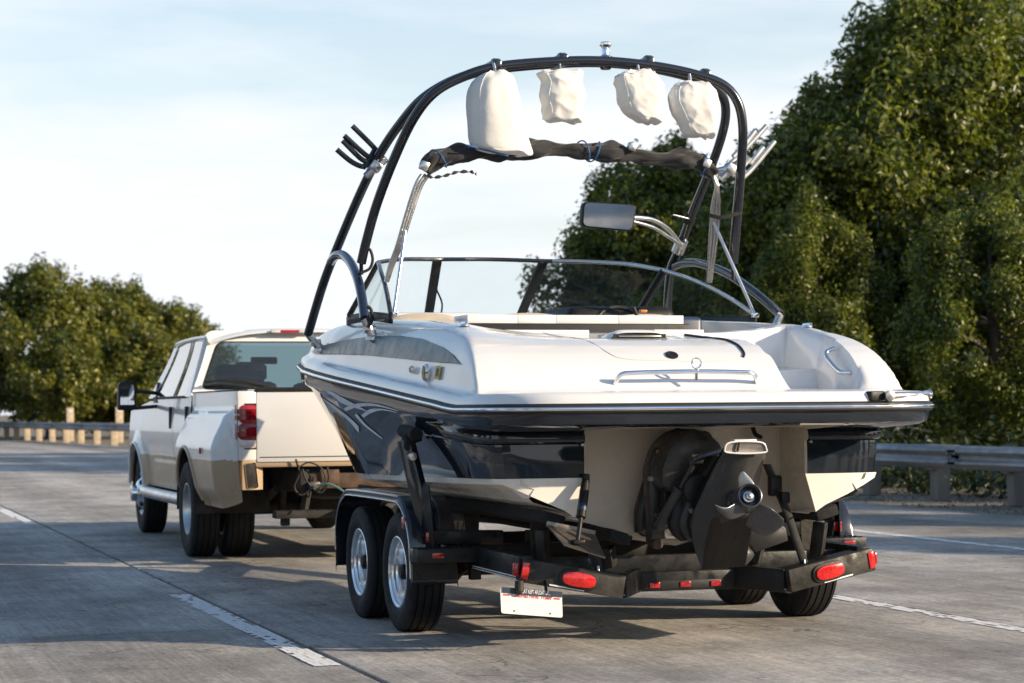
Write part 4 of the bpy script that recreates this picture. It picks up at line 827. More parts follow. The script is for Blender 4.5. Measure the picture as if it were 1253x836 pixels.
# ------------------------------------------------------------------ canvas covers hung under the tower
def bag(label, rings, y, dep, seed):
    """rings: (uL, vL, uR, vR) from top to bottom; one continuous sack"""
    o = empty('canvas_cover', (0, 0, 0)); c0 = at((rings[-1][0]+rings[-1][2])/2, (rings[-1][1]+rings[-1][3])/2, y=y); base = BM @ c0 + BO; o.location = base; o.rotation_euler.z = BY
    tag(o, label, 'speaker cover', 'canvas speaker covers hung from the boat tower'); rs2 = random.Random(seed); rws = []; n = 64
    L = [at(r[0], r[1], y=y)-c0 for r in rings]; Rr = [at(r[2], r[3], y=y)-c0 for r in rings]; Ls, Rs = spline(L, 8), spline(Rr, 8); K = len(Ls)
    ph = [rs2.uniform(0, 6.28) for _ in range(6)]
    for i, (a_, b_) in enumerate(zip(Ls, Rs)):
        t_ = i/(K-1); c_ = (a_+b_)/2; w_ = (b_-a_)/2; dd = dep*lerp(t_, [0, .15, .5, .85, 1], [.35, .8, 1, .85, .45]); row = []
        for k in range(n):
            an = 2*math.pi*k/n; wr = 1 + .020*math.sin(7*an+ph[0]+t_*5)*(1-t_*.4) + .018*math.sin(11*an+ph[1]-t_*7)*(abs(t_-.5)*2) + .03*math.sin(3*an+ph[2]+4*t_)
            ct, st = math.cos(an), math.sin(an); row.append(c_ + w_*math.copysign(abs(ct)**.8, ct)*wr + Vector((0, 1, 0))*(math.copysign(abs(st)**.85, st)*dd*wr) + Vector((0, 0, 1))*(.008*math.sin(5*an+ph[3])*(t_ > .8) + .006*math.sin(6*an+ph[4])*(t_ < .2)))
        rws.append(row)
    for i, row in enumerate(rws):
        t_ = i/(K-1); cc = sum(row, Vector())/n
        for k, q in enumerate(row):
            nn = (q-cc); nn.z *= .3; nn = nn.normalized() if nn.length > 1e-5 else nn; w = .6+.9*abs(t_-.45)*2
            f1 = mnoise.noise(Vector((q.x*6+seed*3.1, q.y*6, q.z*7))); f2 = (1-abs(mnoise.noise(Vector((q.x*8+seed, q.y*8+q.z*5, q.z*6+seed)))))**7; f3 = (1-abs(mnoise.noise(Vector((q.x*15-seed+q.z*7, q.y*15, q.z*9+seed)))))**9
            row[k] = q + nn*((.010*f1 + .013*f2 + .006*f3 - .006)*w if seed > 1 else (.008*f1 + .013*f2*max(.15, t_-.35)))
    b_ = grid('bag', rws, M['canvas'], o, True, True, ang=180); b_.modifiers.new('sub', 'SUBSURF').render_levels = 1
    s_ = [r[10]+Vector((0, .002, 0)) for r in rws]; 
    tube('seam', [r[40] for r in rws], .003, M['canvas'], o, 6, 1, False)
    tp_ = sum(rws[0], Vector())/n; 
    if seed > 1:
        fr = [r_ for r_ in rws[5]]; tube('drawstring', [q+(q-sum(fr, Vector())/n)*.02 for q in fr]+[fr[0]], .005, M['canvas'], o, 6, 1, False)
    tube('hanger', [tp_-Vector((0, 0, .02)), tp_+Vector((0, .03, .05))], .011, M['steel'], o, 8)
    return o
bag('largest cream canvas bag on the tower, sagging full down onto the rolled bimini', [(596, 89, 616, 86), (583, 97, 627, 95), (575, 112, 632, 112), (573, 140, 638, 138), (574, 163, 644, 165), (577, 178, 649, 186), (590, 184, 646, 191), (604, 187, 640, 191)], 1.9, .13, 1)
bag('squarish cream canvas cover between the big bag and the tow pylon', [(663, 87, 711, 86), (659, 92, 713, 92), (664, 101, 711, 101), (661, 116, 714, 116), (664, 132, 713, 132), (666, 145, 712, 148), (672, 147, 708, 150)], 1.9, .11, 2)
bag('crumpled cream canvas cover just starboard of the tow pylon', [(768, 87, 797, 85), (753, 95, 802, 93), (754, 106, 809, 104), (757, 124, 813, 124), (765, 139, 811, 141), (779, 146, 808, 150), (786, 149, 803, 152)], 1.9, .11, 3)
bag('pointed cream canvas cover beside the starboard tower bend', [(832, 100, 860, 101), (821, 109, 870, 107), (818, 121, 876, 120), (824, 138, 878, 136), (833, 154, 876, 156), (838, 164, 873, 166), (852, 165, 868, 170)], 1.88, .11, 4)
# ------------------------------------------------------------------ wheels
M['rimchrome'] = pm('bright_rim_chrome', (.85, .85, .86), .16, metal=.8, var=.05, rvar=.05)
M['rimalu'] = pm('polished_wheel_alloy', (.46, .46, .47), .28, metal=.5, var=.05, scale=12, coat=.5)
def tyre_prof(R_, w, rr, grooves):
    """(x across, radius) profile from outer bead over the tread to the inner bead; outer side is -x"""
    h = w/2; P = [(-h*.80, rr), (-h*.90, rr+.012), (-h*.985, rr+(R_-rr)*.35), (-h, rr+(R_-rr)*.55), (-h*.96, R_-.035), (-h*.88, R_-.012), (-h*.80, R_-.004)]
    a = -h*.80; n = len(grooves)
    for g in grooves: P += [(g*h-.0055, R_-.0005), (g*h-.004, R_-.010), (g*h+.004, R_-.010), (g*h+.0055, R_-.0005)]
    return P + [(-x, r) for x, r in reversed(P[:7])]
def make_wheel(R_, w, rr, parent, grooves, style, name='wheel'):
    wh = empty(name, (0, 0, 0), 0, parent); h = w/2
    mesh('tyre', *lathe_geo(tyre_prof(R_, w, rr, grooves), 64, 'X', (0, 0, 0), False), M['rubber'], wh, 28)
    gs = [lathe_geo([(-h*.80, rr+.004), (-h*.88, rr+.004), (-h*.88, rr-.006), (-h*.78, rr-.012), (-h*.5, rr-.022), (-h*.1, rr-.03), (h*.3, rr-.035), (h*.8, rr-.005), (h*.8, rr+.004)], 48, 'X', (0, 0, 0), False)]
    if style == 'trailer':
        f = h*.05; gs += [lathe_geo([(-h*.86, rr+.003), (-h*.90, rr-.004), (-h*.80, rr-.014), (-h*.70, rr-.012), (-h*.62, rr-.020), (-h*.30, rr-.024), (f, rr-.034)], 48, 'X', (0, 0, 0), False)]
        mesh('rim', *join(*gs), M['rimchrome'], wh, 30)
        mesh('wheel_disc', *lathe_geo([(f-.002, rr-.030), (f-.006, rr-.045), (f-.020, rr-.062), (f-.024, rr-.085), (f-.004, .062), (f-.010, .056), (f-.010, 0)], 48, 'X', (0, 0, 0), False), M['rimalu'], wh, 30)
        mesh('hub', *lathe_geo([(f+.0, .044), (f-.07, .042), (f-.082, .03), (f-.082, 0)], 24, 'X'), M['blackm'], wh)
        for k in range(6):
            a = 2*math.pi*k/6+.3; c = (f-.014, .098*math.cos(a), .098*math.sin(a)); mesh('slot', *lathe_geo([(-.006, 0), (-.006, .020), (.006, .024)], 14, 'X', c), M['blackm'], wh)
    elif style == 'dual':        # deep dish
        f = h*.55; gs += [lathe_geo([(f, rr-.03), (f, .11), (f-.03, .09), (f-.09, .085), (f-.10, .06), (f-.10, 0)], 40, 'X', (0, 0, 0), False)]; mesh('rim', *join(*gs), M['alu'], wh, 30)
        for k in range(8): a = 2*math.pi*k/8; mesh('slot', *lathe_geo([(-.004, 0), (-.004, .024), (.003, .024)], 12, 'X', (f-.001, .155*math.cos(a), .155*math.sin(a))), M['trim'], wh)
    else:                        # front: domed out
        f = -h*.6; gs += [lathe_geo([(f, rr-.015), (f-.05, rr*.72), (f-.07, .115), (f-.075, .11), (f-.085, .085), (f-.13, .08), (f-.14, .06), (f-.145, 0)], 40, 'X', (0, 0, 0), False)]; mesh('rim', *join(*gs), M['chrome'], wh, 30)
        for k in range(8): a = 2*math.pi*k/8; mesh('slot', *lathe_geo([(-.012, 0), (-.012, .022), (.01, .026)], 12, 'X', (f-.052, .15*math.cos(a), .15*math.sin(a))), M['trim'], wh)
    return wh
def place_wheel(w, loc, s, spin=0): w.location = loc; w.rotation_euler = (spin, 0, 0 if s < 0 else math.pi); return w
# ------------------------------------------------------------------ the trailer
tr = empty('boat_trailer', BO, BY); tag(tr, 'black tandem-axle boat trailer under the boat, with red oval tail lights', 'trailer')
BK = M['blackm']
w0 = make_wheel(.328, .205, .195, tr, (-.6, -.2, .2, .6), 'trailer')
place_wheel(w0, (-1.165, 1.33, .325), -1, .4)
for s, y, sp in ((-1, 2.20, 1.1), (1, 1.33, .2), (1, 2.20, 2)): place_wheel(copy_tree(w0, tr), (s*1.165, y, .325), s, sp)
for y in (1.33, 2.20):
    tube('axle', [(-1.08, y, .325), (1.08, y, .325)], .032, BK, tr, 12)
FP = [(2.62, .28), (2.62, .50), (2.59, .60), (2.52, .68), (2.40, .732), (2.25, .75), (1.30, .75), (1.14, .735), (1.03, .68), (.95, .59), (.915, .48), (.90, .285)]
for s in (-1, 1):
    f_ = spline([(0, y, z) for y, z in FP], 5)
    rws = [[(s*(1.295-dx), p.y, p.z-dz) for p in f_] for dx, dz in ((0, .035), (0, .006), (.008, 0), (.06, .0), (.07, .004), (.09, .004), (.10, 0), (.13, 0), (.14, .004), (.16, .004), (.17, 0), (.255, 0), (.26, .02))]
    o = grid('fender', rws, M['blacktube'], tr, ang=50); sl = o.modifiers.new('thick', 'SOLIDIFY'); sl.thickness = .004; sl.offset = 0
    tube('fender_lip', [(s*1.297, p.y, p.z-.034) for p in f_[3:-2]], .005, M['steel'], o, 8, 1, False)
    # inner skirt and mud flap, step plate with marker
    prism('fender_brace', [(s*1.04, .90, .29), (s*1.285, .90, .29), (s*1.285, .895, .44), (s*1.04, .895, .44)], (0, .012, 0), BK, tr)
    st = box('step_plate', (s*1.115, .845, .445), (.37, .20, .075), BK, tr, None, .008)
    gs = [box_geo((s*1.115+dx+(.011 if k % 2 else 0), .845+dy, .4835), (.018, .006, .003), Matrix.Rotation(R(45 if (j+k) % 2 else -45), 3, 'Z')) for j, dx in enumerate(np.linspace(-.16, .16, 11)) for k, dy in enumerate(np.linspace(-.08, .08, 6))]
    tag(mesh('tread_pattern', *join(*gs), BK, st), kind='stuff')
    mk = box('marker_light', (s*1.19, .742, .448), (.065, .012, .03), M['dred'], tr, None, .004); box('marker_base', (s*1.19, .745, .448), (.085, .008, .045), M['trim'], tr, None, .003)
    box('side_reflector', (s*1.302, 1.02, .61), (.008, .05, .06), M['dred'], tr, None, .003)
    # main rail
    beam('main_rail', (s*.93, .05, .418), (s*.93, 3.3, .44), .075, .12, BK, tr); beam('tongue_rail', (s*.925, 3.27, .44), (s*.05, 6.0, .45), .075, .11, BK, tr)
    tag(beam('pin_stripe', (s*.969, .10, .375), (s*.969, .85, .381), .002, .005, M['whiteink'], tr, 0)); beam('pin_stripe', (s*.969, .10, .364), (s*.969, .85, .370), .002, .004, M['whiteink'], tr, 0)
    # leaf springs and hangers
    gs = []
    for y in (1.33, 2.20):
        for k in range(4): L_ = .38-.08*k; gs.append(tube_geo(spline([(s*.93, y-L_, .375-.012*k), (s*.93, y, .315-.014*k), (s*.93, y+L_, .375-.012*k)], 6), .016, 4))
    for g_ in gs: mesh('leaf_spring', *g_, M['rust'], tr)
    box('spring_hanger', (s*.93, 1.765, .36), (.06, .12, .10), BK, tr, None, .006); box('spring_hanger', (s*.93, .94, .35), (.06, .05, .10), BK, tr, None, .006)
    # bunks with brackets
    for xb, zt, tl in ((.76, .676, 16), (.40, .575, 17)):
        beam('bunk', (s*xb, .12, zt-.02), (s*xb, 4.0, zt), .13, .06, M['carpet'], tr, .012, up=(-s*math.sin(R(tl)), 0, math.cos(R(tl))))
        for y in (.36, 1.55, 2.75): prism('bunk_bracket', [(s*xb-.035, y, .40), (s*xb+.035, y, .40), (s*xb+.045, y, zt-.05), (s*xb-.045, y, zt-.05)], (0, .008, 0), M['muddy'], tr)
    # bumper wing, sloping to its inner end
    o_, i_ = Vector((s*.965, .03, .412)), Vector((s*.45, -.045, .318))
    wing = beam('bumper_wing', o_, i_, .05, .118, M['muddy'], tr, .005); beam('wing_flange', o_+Vector((0, .06, .055)), i_+Vector((0, .06, .058)), .10, .008, BK, tr, .002)
    d = (i_-o_).normalized(); n_ = d.cross(Vector((0, 0, 1))).normalized(); n_ = n_ if n_.y < 0 else -n_
    c_ = o_.lerp(i_, .55)+n_*.027; X_ = d if d.x > 0 else -d; Z_ = X_.cross(-n_).normalized(); Z_ = Z_ if Z_.z > 0 else -Z_
    def oval(hw, hh, off, th, m, nm, par):
        ring = []
        for k in range(28): a = 2*math.pi*k/28; q = abs(math.cos(a))**.62; ring.append(c_+X_*math.copysign(q, math.cos(a))*hw+Z_*math.copysign(abs(math.sin(a))**.75, math.sin(a))*hh+n_*off)
        return prism(nm, ring, n_*th, m, par, .004)
    tl_ = oval(.102, .049, 0, .010, M['trim'], 'tail_light_bezel', tr); oval(.086, .036, .004, .018, M['red'], 'tail_light', tr)
    c2 = o_+n_*.027+X_*(s*-.022)*1; mesh('corner_reflector', *box_geo(o_.lerp(i_, .035)+n_*.028, (.036, .006, .085), Matrix((X_, n_, Z_)).transposed(), .002), M['red'], tr)
    box('side_marker', (s*.985, .05, .415), (.035, .05, .07), M['dred'], tr, None, .014)
    mesh('wing_stripe', *beam_geo(o_.lerp(i_, .28)+n_*.028-Z_*.048, o_.lerp(i_, .62)+n_*.028-Z_*.050, .003, .007, 0), M['whiteink'], tr)
    j_ = Vector((s*.27, .22, .33)); beam('bumper_return', i_+Vector((0, .02, 0)), j_, .05, .118, BK, tr); mesh('return_stripe', *beam_geo(i_.lerp(j_, .15)+Vector((s*.02, -.028, -.045)), j_+Vector((s*.03, -.028, -.05)), .003, .006, 0), M['whiteink'], tr)
    # raised cross arm and guide post
    beam('guide_arm', (s*.78, .93, .525), (s*1.19, .93, .535), .06, .075, BK, tr)
    b_, t_ = Vector((s*1.165, .93, .47)), Vector((s*1.275, 1.06, 1.055)); beam('guide_post', b_, t_, .055, .085, M['blacktube'], tr, .006)
    beam('post_gusset', (s*1.20, .90, .47), (s*1.215, .95, .80), .008, .14, BK, tr, .002)
    mesh('guide_pad', *join(tube_geo([(s*1.25, .93, 1.085), (s*1.25, 1.20, 1.10)], .036, 12), tube_geo([(s*1.29, 1.03, 1.05), (s*1.20, 1.05, 1.07)], .028, 12), box_geo((s*1.262, 1.05, 1.03), (.06, .09, .07), None, .015)), M['carpet'], tr)
    mesh('post_knob', *lathe_geo([(-.03, .012), (-.028, .022), (0, .024), (.02, .012)], 12, 'Y', (s*1.262, .985, .965)), M['steel'], tr)
    box('post_reflector', (s*1.19, .888, .535), (.05, .008, .055), M['dred'], tr, None, .002)
    # tie-down strap from the transom
    a_, e_ = at(938, 568, y=.30) if s > 0 else Vector((s*.56, .30, .60)), (at(984, 690, y=.03) if s > 0 else Vector((s*.56, .02, .40)))
    grid('tie_down_strap', [[a_+Vector((-.02, 0, 0)), a_.lerp(e_, .5)+Vector((-.02, -.03, 0)), e_+Vector((-.02, 0, 0))], [a_+Vector((.025, 0, 0)), a_.lerp(e_, .5)+Vector((.025, -.03, 0)), e_+Vector((.025, 0, 0))]], M['cloth'], tr).modifiers.new('thick', 'SOLIDIFY').thickness = .006
    tube('strap_hook', [e_+Vector((0, 0, .02)), e_+Vector((0, -.02, -.03)), e_+Vector((.03, -.03, -.06)), e_+Vector((.04, -.02, -.02))], .007, M['steel'], tr)
    if s > 0: mesh('strap_buckle', *join(box_geo(a_.lerp(e_, .22), (.07, .05, .11), None, .012), box_geo(a_.lerp(e_, .34)+Vector((.02, -.02, 0)), (.05, .05, .06), None, .01)), M['drive2'], tr)
beam('rear_bar', (-.30, .22, .318), (.29, .22, .318), .05, .10, BK, tr)
for dx in (-.17, 0, .17): 
    box('marker_light', (dx-.02, .19, .300), (.058, .012, .030), M['dred'], tr, None, .004)
box('light_bar', (-.02, .195, .300), (.44, .006, .042), M['trim'], tr, None, .002)
for y, z in ((.30, .40), (1.55, .40), (2.75, .40)): beam('cross_member', (-.93, y, z), (.93, y, z), .06, .10, BK, tr)
for s in (-1, 1):
    for q in ((.40, .30), (.76, .30)): beam('bunk_upright', (s*q[0], .27, .40), (s*(q[0]+.02), .25, .60 if q[0] > .5 else .50), .05, .07, M['muddy'], tr)
beam('winch_post', (0, 5.75, .42), (0, 5.72, 1.15), .08, .08, BK, tr); beam('coupler', (0, 5.9, .455), (0, 6.45, .47), .09, .10, BK, tr); tube('bow_roller', [(-.1, 5.68, 1.1), (.1, 5.68, 1.1)], .05, M['rubber'], tr)
# licence plate
PQ = [at(u, v, y=-.03) for u, v in ((612, 718.5), (687.5, 724.5), (688.5, 756), (613.5, 750.5))]; X_ = (PQ[1]-PQ[0]).normalized(); Z_ = (PQ[0]-PQ[3]).normalized(); N_ = X_.cross(Z_).normalized()
lp_ = prism('licence_plate', rounded(PQ, .012, 4), -N_*.003, M['plate'], tr); Wp = (PQ[1]-PQ[0]).length; Hp = (PQ[0]-PQ[3]).length
def pl(x, z, o=.0): return PQ[3]+X_*(x*Wp)+Z_*(z*Hp)+N_*o
mesh('plate_frame', *join(prism_geo([pl(.03, .80, .003), pl(.13, .80, .003), pl(.18, .78, .003), pl(.82, .78, .003), pl(.87, .80, .003), pl(1.0, .80, .003), pl(1.0, 1.01, .003), pl(.03, 1.01, .003)], N_*.002)), M['navyink'], lp_)
PM = Matrix((X_, Z_, N_)).transposed().to_4x4()
text_mesh('frame_lettering', 'N. BOAT KEPT AFLOAT BY...', .030, M['whiteink'], lp_, Matrix.Translation(pl(.53, .835, .0056)) @ PM, width=Wp*.54)
text_mesh('state_lettering', 'California Perm. Trailer', .028, M['ink'], lp_, Matrix.Translation(pl(.50, .665, .0015)) @ PM, .35, width=Wp*.66)
for x in (.04, .86): mesh('red_bar', [pl(x, .69, .0012), pl(x+.10, .69, .0012), pl(x+.10, .75, .0012), pl(x, .75, .0012)], [(0, 1, 2, 3)], M['ink'], lp_)
for x in (.21, .79): mesh('bolt_hole', *xf(lathe_geo([(0, 0), (.001, .0045), (0, .0046)], 12, 'Z'), Matrix.Translation(pl(x, .13, .001)) @ PM), M['navyink'], lp_)
mesh('plate_lamp', *join(lathe_geo([(-.05, .008), (-.03, .024), (.02, .022)], 12, 'Z', pl(.30, 1.15, .01)), beam_geo(pl(.28, .95, -.006), pl(.28, 1.3, -.006), .03, .006)), M['muddy'], tr)
beam('plate_bracket', pl(.75, .9, -.008), pl(.75, 1.4, -.008), .04, .006, BK, tr)
# coiled light cord between trailer and truck
# ------------------------------------------------------------------ the truck (local frame: origin under the tailgate, y forward)
M['dred2'] = pm('deep_red_lens', (.22, .008, .010), .12, var=.3, scale=40, coat=.6)
TO = Vector((4.22, 17.3, 0))
tk = empty('pickup_truck', TO); tag(tk, 'white and tan crew-cab pickup truck with dual rear wheels towing the trailer', 'truck')
def tat(u, v, **k):
    w = {a: (b + (TO.x if a == 'x' else TO.y if a == 'y' else 0)) for a, b in k.items()}; return at(u, v, world=True, **w) - TO
RA, FA, WR = 1.46, 5.43, .402
def side_panel(name, s, ys, zs, X, holes=(), mat_split=.83, parent=tk):
    """a body panel over (y, z) with round wheel openings; X(y, z) its half-width; tan below the split"""
    vs, ok = [], []
    for y in ys:
        lo, hi = zs(y)
        for k in range(NZ+1):
            z = lo+(hi-lo)*k/NZ; yy, inside = y, False
            for cy, cz, r in holes:
                d = math.hypot(y-cy, z-cz)
                if d < r: inside = True; q = r/max(d, 1e-3); yy, z = cy+(y-cy)*q, cz+(z-cz)*q
            vs.append((s*X(yy, z), yy, z)); ok.append(inside)
    fs, mi = [], []; n = NZ+1
    for i in range(len(ys)-1):
        for k in range(NZ):
            q = (i*n+k, i*n+k+1, (i+1)*n+k+1, (i+1)*n+k)
            if all(ok[a] for a in q): continue
            fs.append(q); mi.append(1 if sum(vs[a][2] for a in q)/4 < mat_split else 0)
    o = mesh(name, vs, fs, [M['white'], M['tan']], parent, 40, mi); return o
NZ = 64
def frange(a, b, st): n = max(1, int(round((b-a)/st))); return [a+(b-a)*i/n for i in range(n+1)]
def Xbed(y, z):
    x = 1.0 - .02*sm((.8-z)/.3) + .01*math.sin((z-.8)*4)
    # boxed-out fender over the dual wheels
    fy = sm((y-.035)/.12)*sm((2.08-y)/.16); fz = .40*sm((1.25-z)/.09)+.60*sm((1.22-z)/.32); x += .185*fy*fz - .05*sm((.60-z)/.14)*fy
    return x
def Xcab(y, z): return 1.005 + .03*math.exp(-((z-1.0)/.25)**2) - .02*sm((.65-z)/.2) - .012*math.exp(-((z-.78)/.03)**2)
def Xfen(y, z):
    x = .985 + .03*math.exp(-((z-1.0)/.25)**2)
    d = math.hypot(y-FA, z-.42); return x + .045*sm((.62-d)/.14) - .14*sm((y-6.0)/.4)
for s in (-1, 1):
    side_panel('bed_side', s, frange(.0, 2.09, .022), lambda y: (.455+.05*(1-sm((y-.02)/.12)), 1.375), Xbed, [(RA, .42, .50)])
    side_panel('rear_door', s, frange(2.13, 3.06, .06), lambda y: (.50, 1.35), Xcab, [], .80); side_panel('front_door', s, frange(3.07, 4.32, .06), lambda y: (.50, 1.35), Xcab, [], .80)
    side_panel('front_fender', s, frange(4.33, 6.3, .026), lambda y: (.50, 1.32-.10*sm((y-4.5)/1.8)), Xfen, [(FA, .42, .49)], .80)
    for y in (2.11, 3.065, 4.325): box('door_gap', (s*.975, y, .93), (.03, .014, .86), M['trim'], tk, None, 0)
    for y, z in ((2.30, 1.16), (3.20, 1.16)): box('door_handle', (s*1.028, y, z), (.03, .05, .20), M['trim'], tk, None, .008)
    # wheel-arch lips
    for cy, r, xx in ((RA, .50, 1.165), (FA, .49, 1.02)):
        tube('arch_lip', [(s*(Xbed if cy < 3 else Xfen)(cy+r*math.cos(a), .42+r*math.sin(a))*1.0, cy+r*math.cos(a), .42+r*math.sin(a)) for a in [R(8+164*k/24) for k in range(25)]], .016, M['white'] if cy > 3 else M['tan'], tk, 8, 1, False)
        arc = [R(-5+190*k/30) for k in range(31)]; x0_ = .985 if cy < 3 else .97
        grid('wheel_well', [[(s*(x0_-dx), cy+(r-.004)*math.cos(a), .42+(r-.004)*math.sin(a)) for a in arc] for dx in (-.19 if cy < 3 else -.03, .0, .2, .42)], M['under'], tk)
    tube('running_board', [(s*1.02, 2.05, .46), (s*1.05, 2.2, .44), (s*1.05, 4.6, .44), (s*1.0, 4.75, .46)], .055, M['alu'], tk, 12, 4)
    mesh('side_lamp', *lathe_geo([(0, .028), (s*.012, .024), (s*.016, 0)], 14, 'X', (s*1.193, .62, .90)), M['dred'], tk)
    # tail light: lens wrapping the bed corner, clear strip below
    tl = [(s*.865, -.005, 1.265), (s*.865, -.005, .925), (s*.96, -.002, .925), (s*1.004, .05, .93), (s*1.006, .06, 1.25), (s*.97, 0, 1.265)]
    def lens(nm, z0, z1, m, g=.0):
        r0 = [Vector((s*.862, -.012-g, 0)), Vector((s*.93, -.016-g, 0)), Vector((s*.985, -.004-g, 0)), Vector((s*(1.010+g), .03, 0)), Vector((s*(1.012+g), .10, 0))]
        return grid(nm, [[p+Vector((0, .012 if z in (z0, z1) else 0, z)) for p in spline(r0, 4)] for z in (z0, z0+.02, (z0+z1)/2, z1-.02, z1)], m, tlp)
    tlp = empty('tail_light', (0, 0, 0), 0, tk)
    lens('lens_upper', 1.118, 1.262, M['dred']); lens('lens_lower', .990, 1.119, M['dred2'], .003); lens('reverse_lens', .925, .989, M['clearlens'])
    for z_ in (1.03, 1.16, 1.21): lens('lens_rib', z_, z_+.006, M['dred2'], .005)
    grid('housing', [[p+Vector((0, 0, z)) for p in [Vector((s*.856, -.003, 0)), Vector((s*.985, .001, 0)), Vector((s*1.004, .03, 0)), Vector((s*1.005, .115, 0))]] for z in (.915, 1.275)], M['trim'], tlp)
    # bed corner post and tan lower corner left bare by the missing bumper
    box('corner_post', (s*.93, .035, 1.10), (.145, .07, .545), M['white'], tk, None, .012)
    grid('lower_corner', [[(s*x, y, z) for x, y in ((.80, .05), (.88, .0), (.97, .0), (1.0, .06), (1.0, .35))] for z in (.83, .72, .60)], M['tan'], tk)
    box('corner_recess', (s*.90, .001, .71), (.09, .008, .20), M['under'], tk, Matrix.Rotation(s*R(6), 3, 'Y'), .012)
    # side glass and pillars
    def sp(y, t): q = 1-(1-t)**1.25; return Vector((s*(1.022-.175*q), y, 1.345+.51*t))
    def quad(nm, a, b, c, d, m, par, off=0, n=6):
        return grid(nm, [[sp(a+(d-a)*t, t)+Vector((s*off, 0, 0)), sp(b+(c-b)*t, t)+Vector((s*off, 0, 0))] for t in [k/n for k in range(n+1)]], m, par)
    quad('rear_pillar', 2.12, 2.45, 2.46, 2.22, M['white'], tk); quad('middle_pillar', 3.02, 3.12, 3.10, 3.03, M['trim'], tk); quad('front_pillar', 4.22, 4.62, 4.02, 3.84, M['white'], tk)
    quad('side_window', 2.44, 3.03, 3.04, 2.45, M['sglass'], tk, -.012); quad('side_window', 3.11, 4.24, 3.86, 3.09, M['sglass'], tk, -.012)
    tube('window_trim', [sp(2.45, 0), sp(4.25, 0)], .012, M['trim'], tk, 6)
    # tow mirror
    mr_ = empty('door_mirror', (0, 0, 0), 0, tk); c = tat(156, 484.5, x=-1.36) if s < 0 else Vector((1.36, 4.05, 1.37))
    yy = 4.12; A_ = [tat(u, v, y=yy) for u, v in ((145.5, 467.5), (165.5, 466.5), (166.5, 501.5), (145, 502.5))] if s < 0 else None
    if s < 0: MQ = A_
    else: MQ = [Vector((-p.x, p.y, p.z)) for p in MQ]
    RQ_ = rounded(MQ, .035, 4); cm = sum(MQ, Vector())/len(MQ); prism('housing', RQ_, (0, .12, 0), M['trim'], mr_, .003)
    mg = [cm+(p-cm)*.80+Vector((0, -.004, 0)) for p in RQ_]; prism('mirror_glass', [Vector((p.x, p.y, max(p.z, cm.z-.085))) for p in mg], (0, .002, 0), M['mirror'], mr_)
    for z0, z1 in ((.05, .02), (-.12, -.10)): beam('arm', cm+Vector((-s*.05, .06, z0)), Vector((s*.98, 4.16, cm.z+z1)), .06, .035, M['trim'], mr_, .008)
    prism('sail', [(s*.985, 4.05, 1.30), (s*.985, 4.35, 1.30), (s*.955, 4.28, 1.50)], (s*.03, 0, 0), M['trim'], mr_, .004)
# tailgate and bed floor
tg = box('tailgate', (0, .03, 1.09), (1.715, .06, .555), M['white'], tk, None, .014); box('tailgate_cap', (0, .03, 1.382), (1.72, .08, .034), M['trim'], tk, None, .006)
box('tailgate_crease', (0, -.003, .853), (1.66, .006, .006), M['trim'], tg, None, .002)
box('bed_sill', (0, .02, .792), (1.74, .05, .035), M['tan'], tk, None, .008); box('bed_floor', (0, 1.05, .80), (1.9, 2.0, .02), M['under'], tk, None, 0); box('bed_front', (0, 2.08, 1.08), (1.96, .03, .58), M['white'], tk, None, .005)
for s in (-1, 1): box('bed_rail_cap', (s*.965, 1.06, 1.378), (.10, 2.05, .012), M['trim'], tk, None, .004)
# cab back with its window
def ringpts(w0, w1, z0, z1, r, n=6):
    P = [Vector((-w0, 0, z0)), Vector((w0, 0, z0)), Vector((w1, 0, z1)), Vector((-w1, 0, z1))]; return rounded(P, r, n)
outer, inner, inner2 = ringpts(1.03, .855, 1.335, 1.925, .08), ringpts(.925, .765, 1.405, 1.830, .07), ringpts(.912, .752, 1.415, 1.820, .065)
def slope(p, o=0): return Vector((p.x, 2.13+.13*(p.z-1.335)/.59+.02*(abs(p.x)/.98)**2+o, p.z))
grid('cab_back', [[slope(p) for p in outer], [slope(p, -.004) for p in inner]], M['white'], tk, True)
grid('rear_window_seal', [[slope(p, -.006) for p in inner], [slope(p, -.012) for p in inner2], [slope(p, .006) for p in inner2]], M['trim'], tk, True)
mesh('rear_window', [slope(p, .0) for p in inner2], [tuple(range(len(inner2)))], M['tglass'], tk)
for du in (0, 1): tube('window_strap', [tat(250+du*14, 468-du*2, y=2.08), tat(275+du*14, 466, y=2.06), tat(300+du*14, 470, y=2.06), tat(322+du*10, 474, y=2.08)], .012, M['trim'], tk, 6)
rws = []
for y, dz, dw in ((2.19, -.045, -.02), (2.24, -.010, 0), (2.5, 0, 0), (3.0, .012, 0), (3.5, .006, 0), (3.85, -.02, 0), (4.02, -.06, 0)):
    row = []
    for k in range(21): t = -1+2*k/20; row.append((t*(.85+dw), y, 1.955+dz-.10*abs(t)**3.2 - .01*t*t))
    rws.append(row)
grid('roof', rws, M['white'], tk)
for s in (-1, 1): tube('roof_gutter', [(s*.845, 2.22, 1.865), (s*.847, 3.0, 1.872), (s*.84, 3.86, 1.86), (s*.85, 4.0, 1.83)], .017, M['white'], tk, 8)
hl = box('brake_lamp', (-.13, 2.185, 1.915), (.34, .03, .028), M['dred'], tk, None, .008)
for s in (-1, 1): box('cargo_lens', (s*.125-.13, 2.181, 1.915), (.085, .03, .024), M['clearlens'], hl, None, .006)
grid('windshield', [[(x*(.95-.13*t), 4.62-.62*t+.10*(1-x*x), 1.345+.50*t) for x in np.linspace(-1, 1, 9)] for t in (0, .33, .66, 1)], M['fglass'], tk)
rws = []
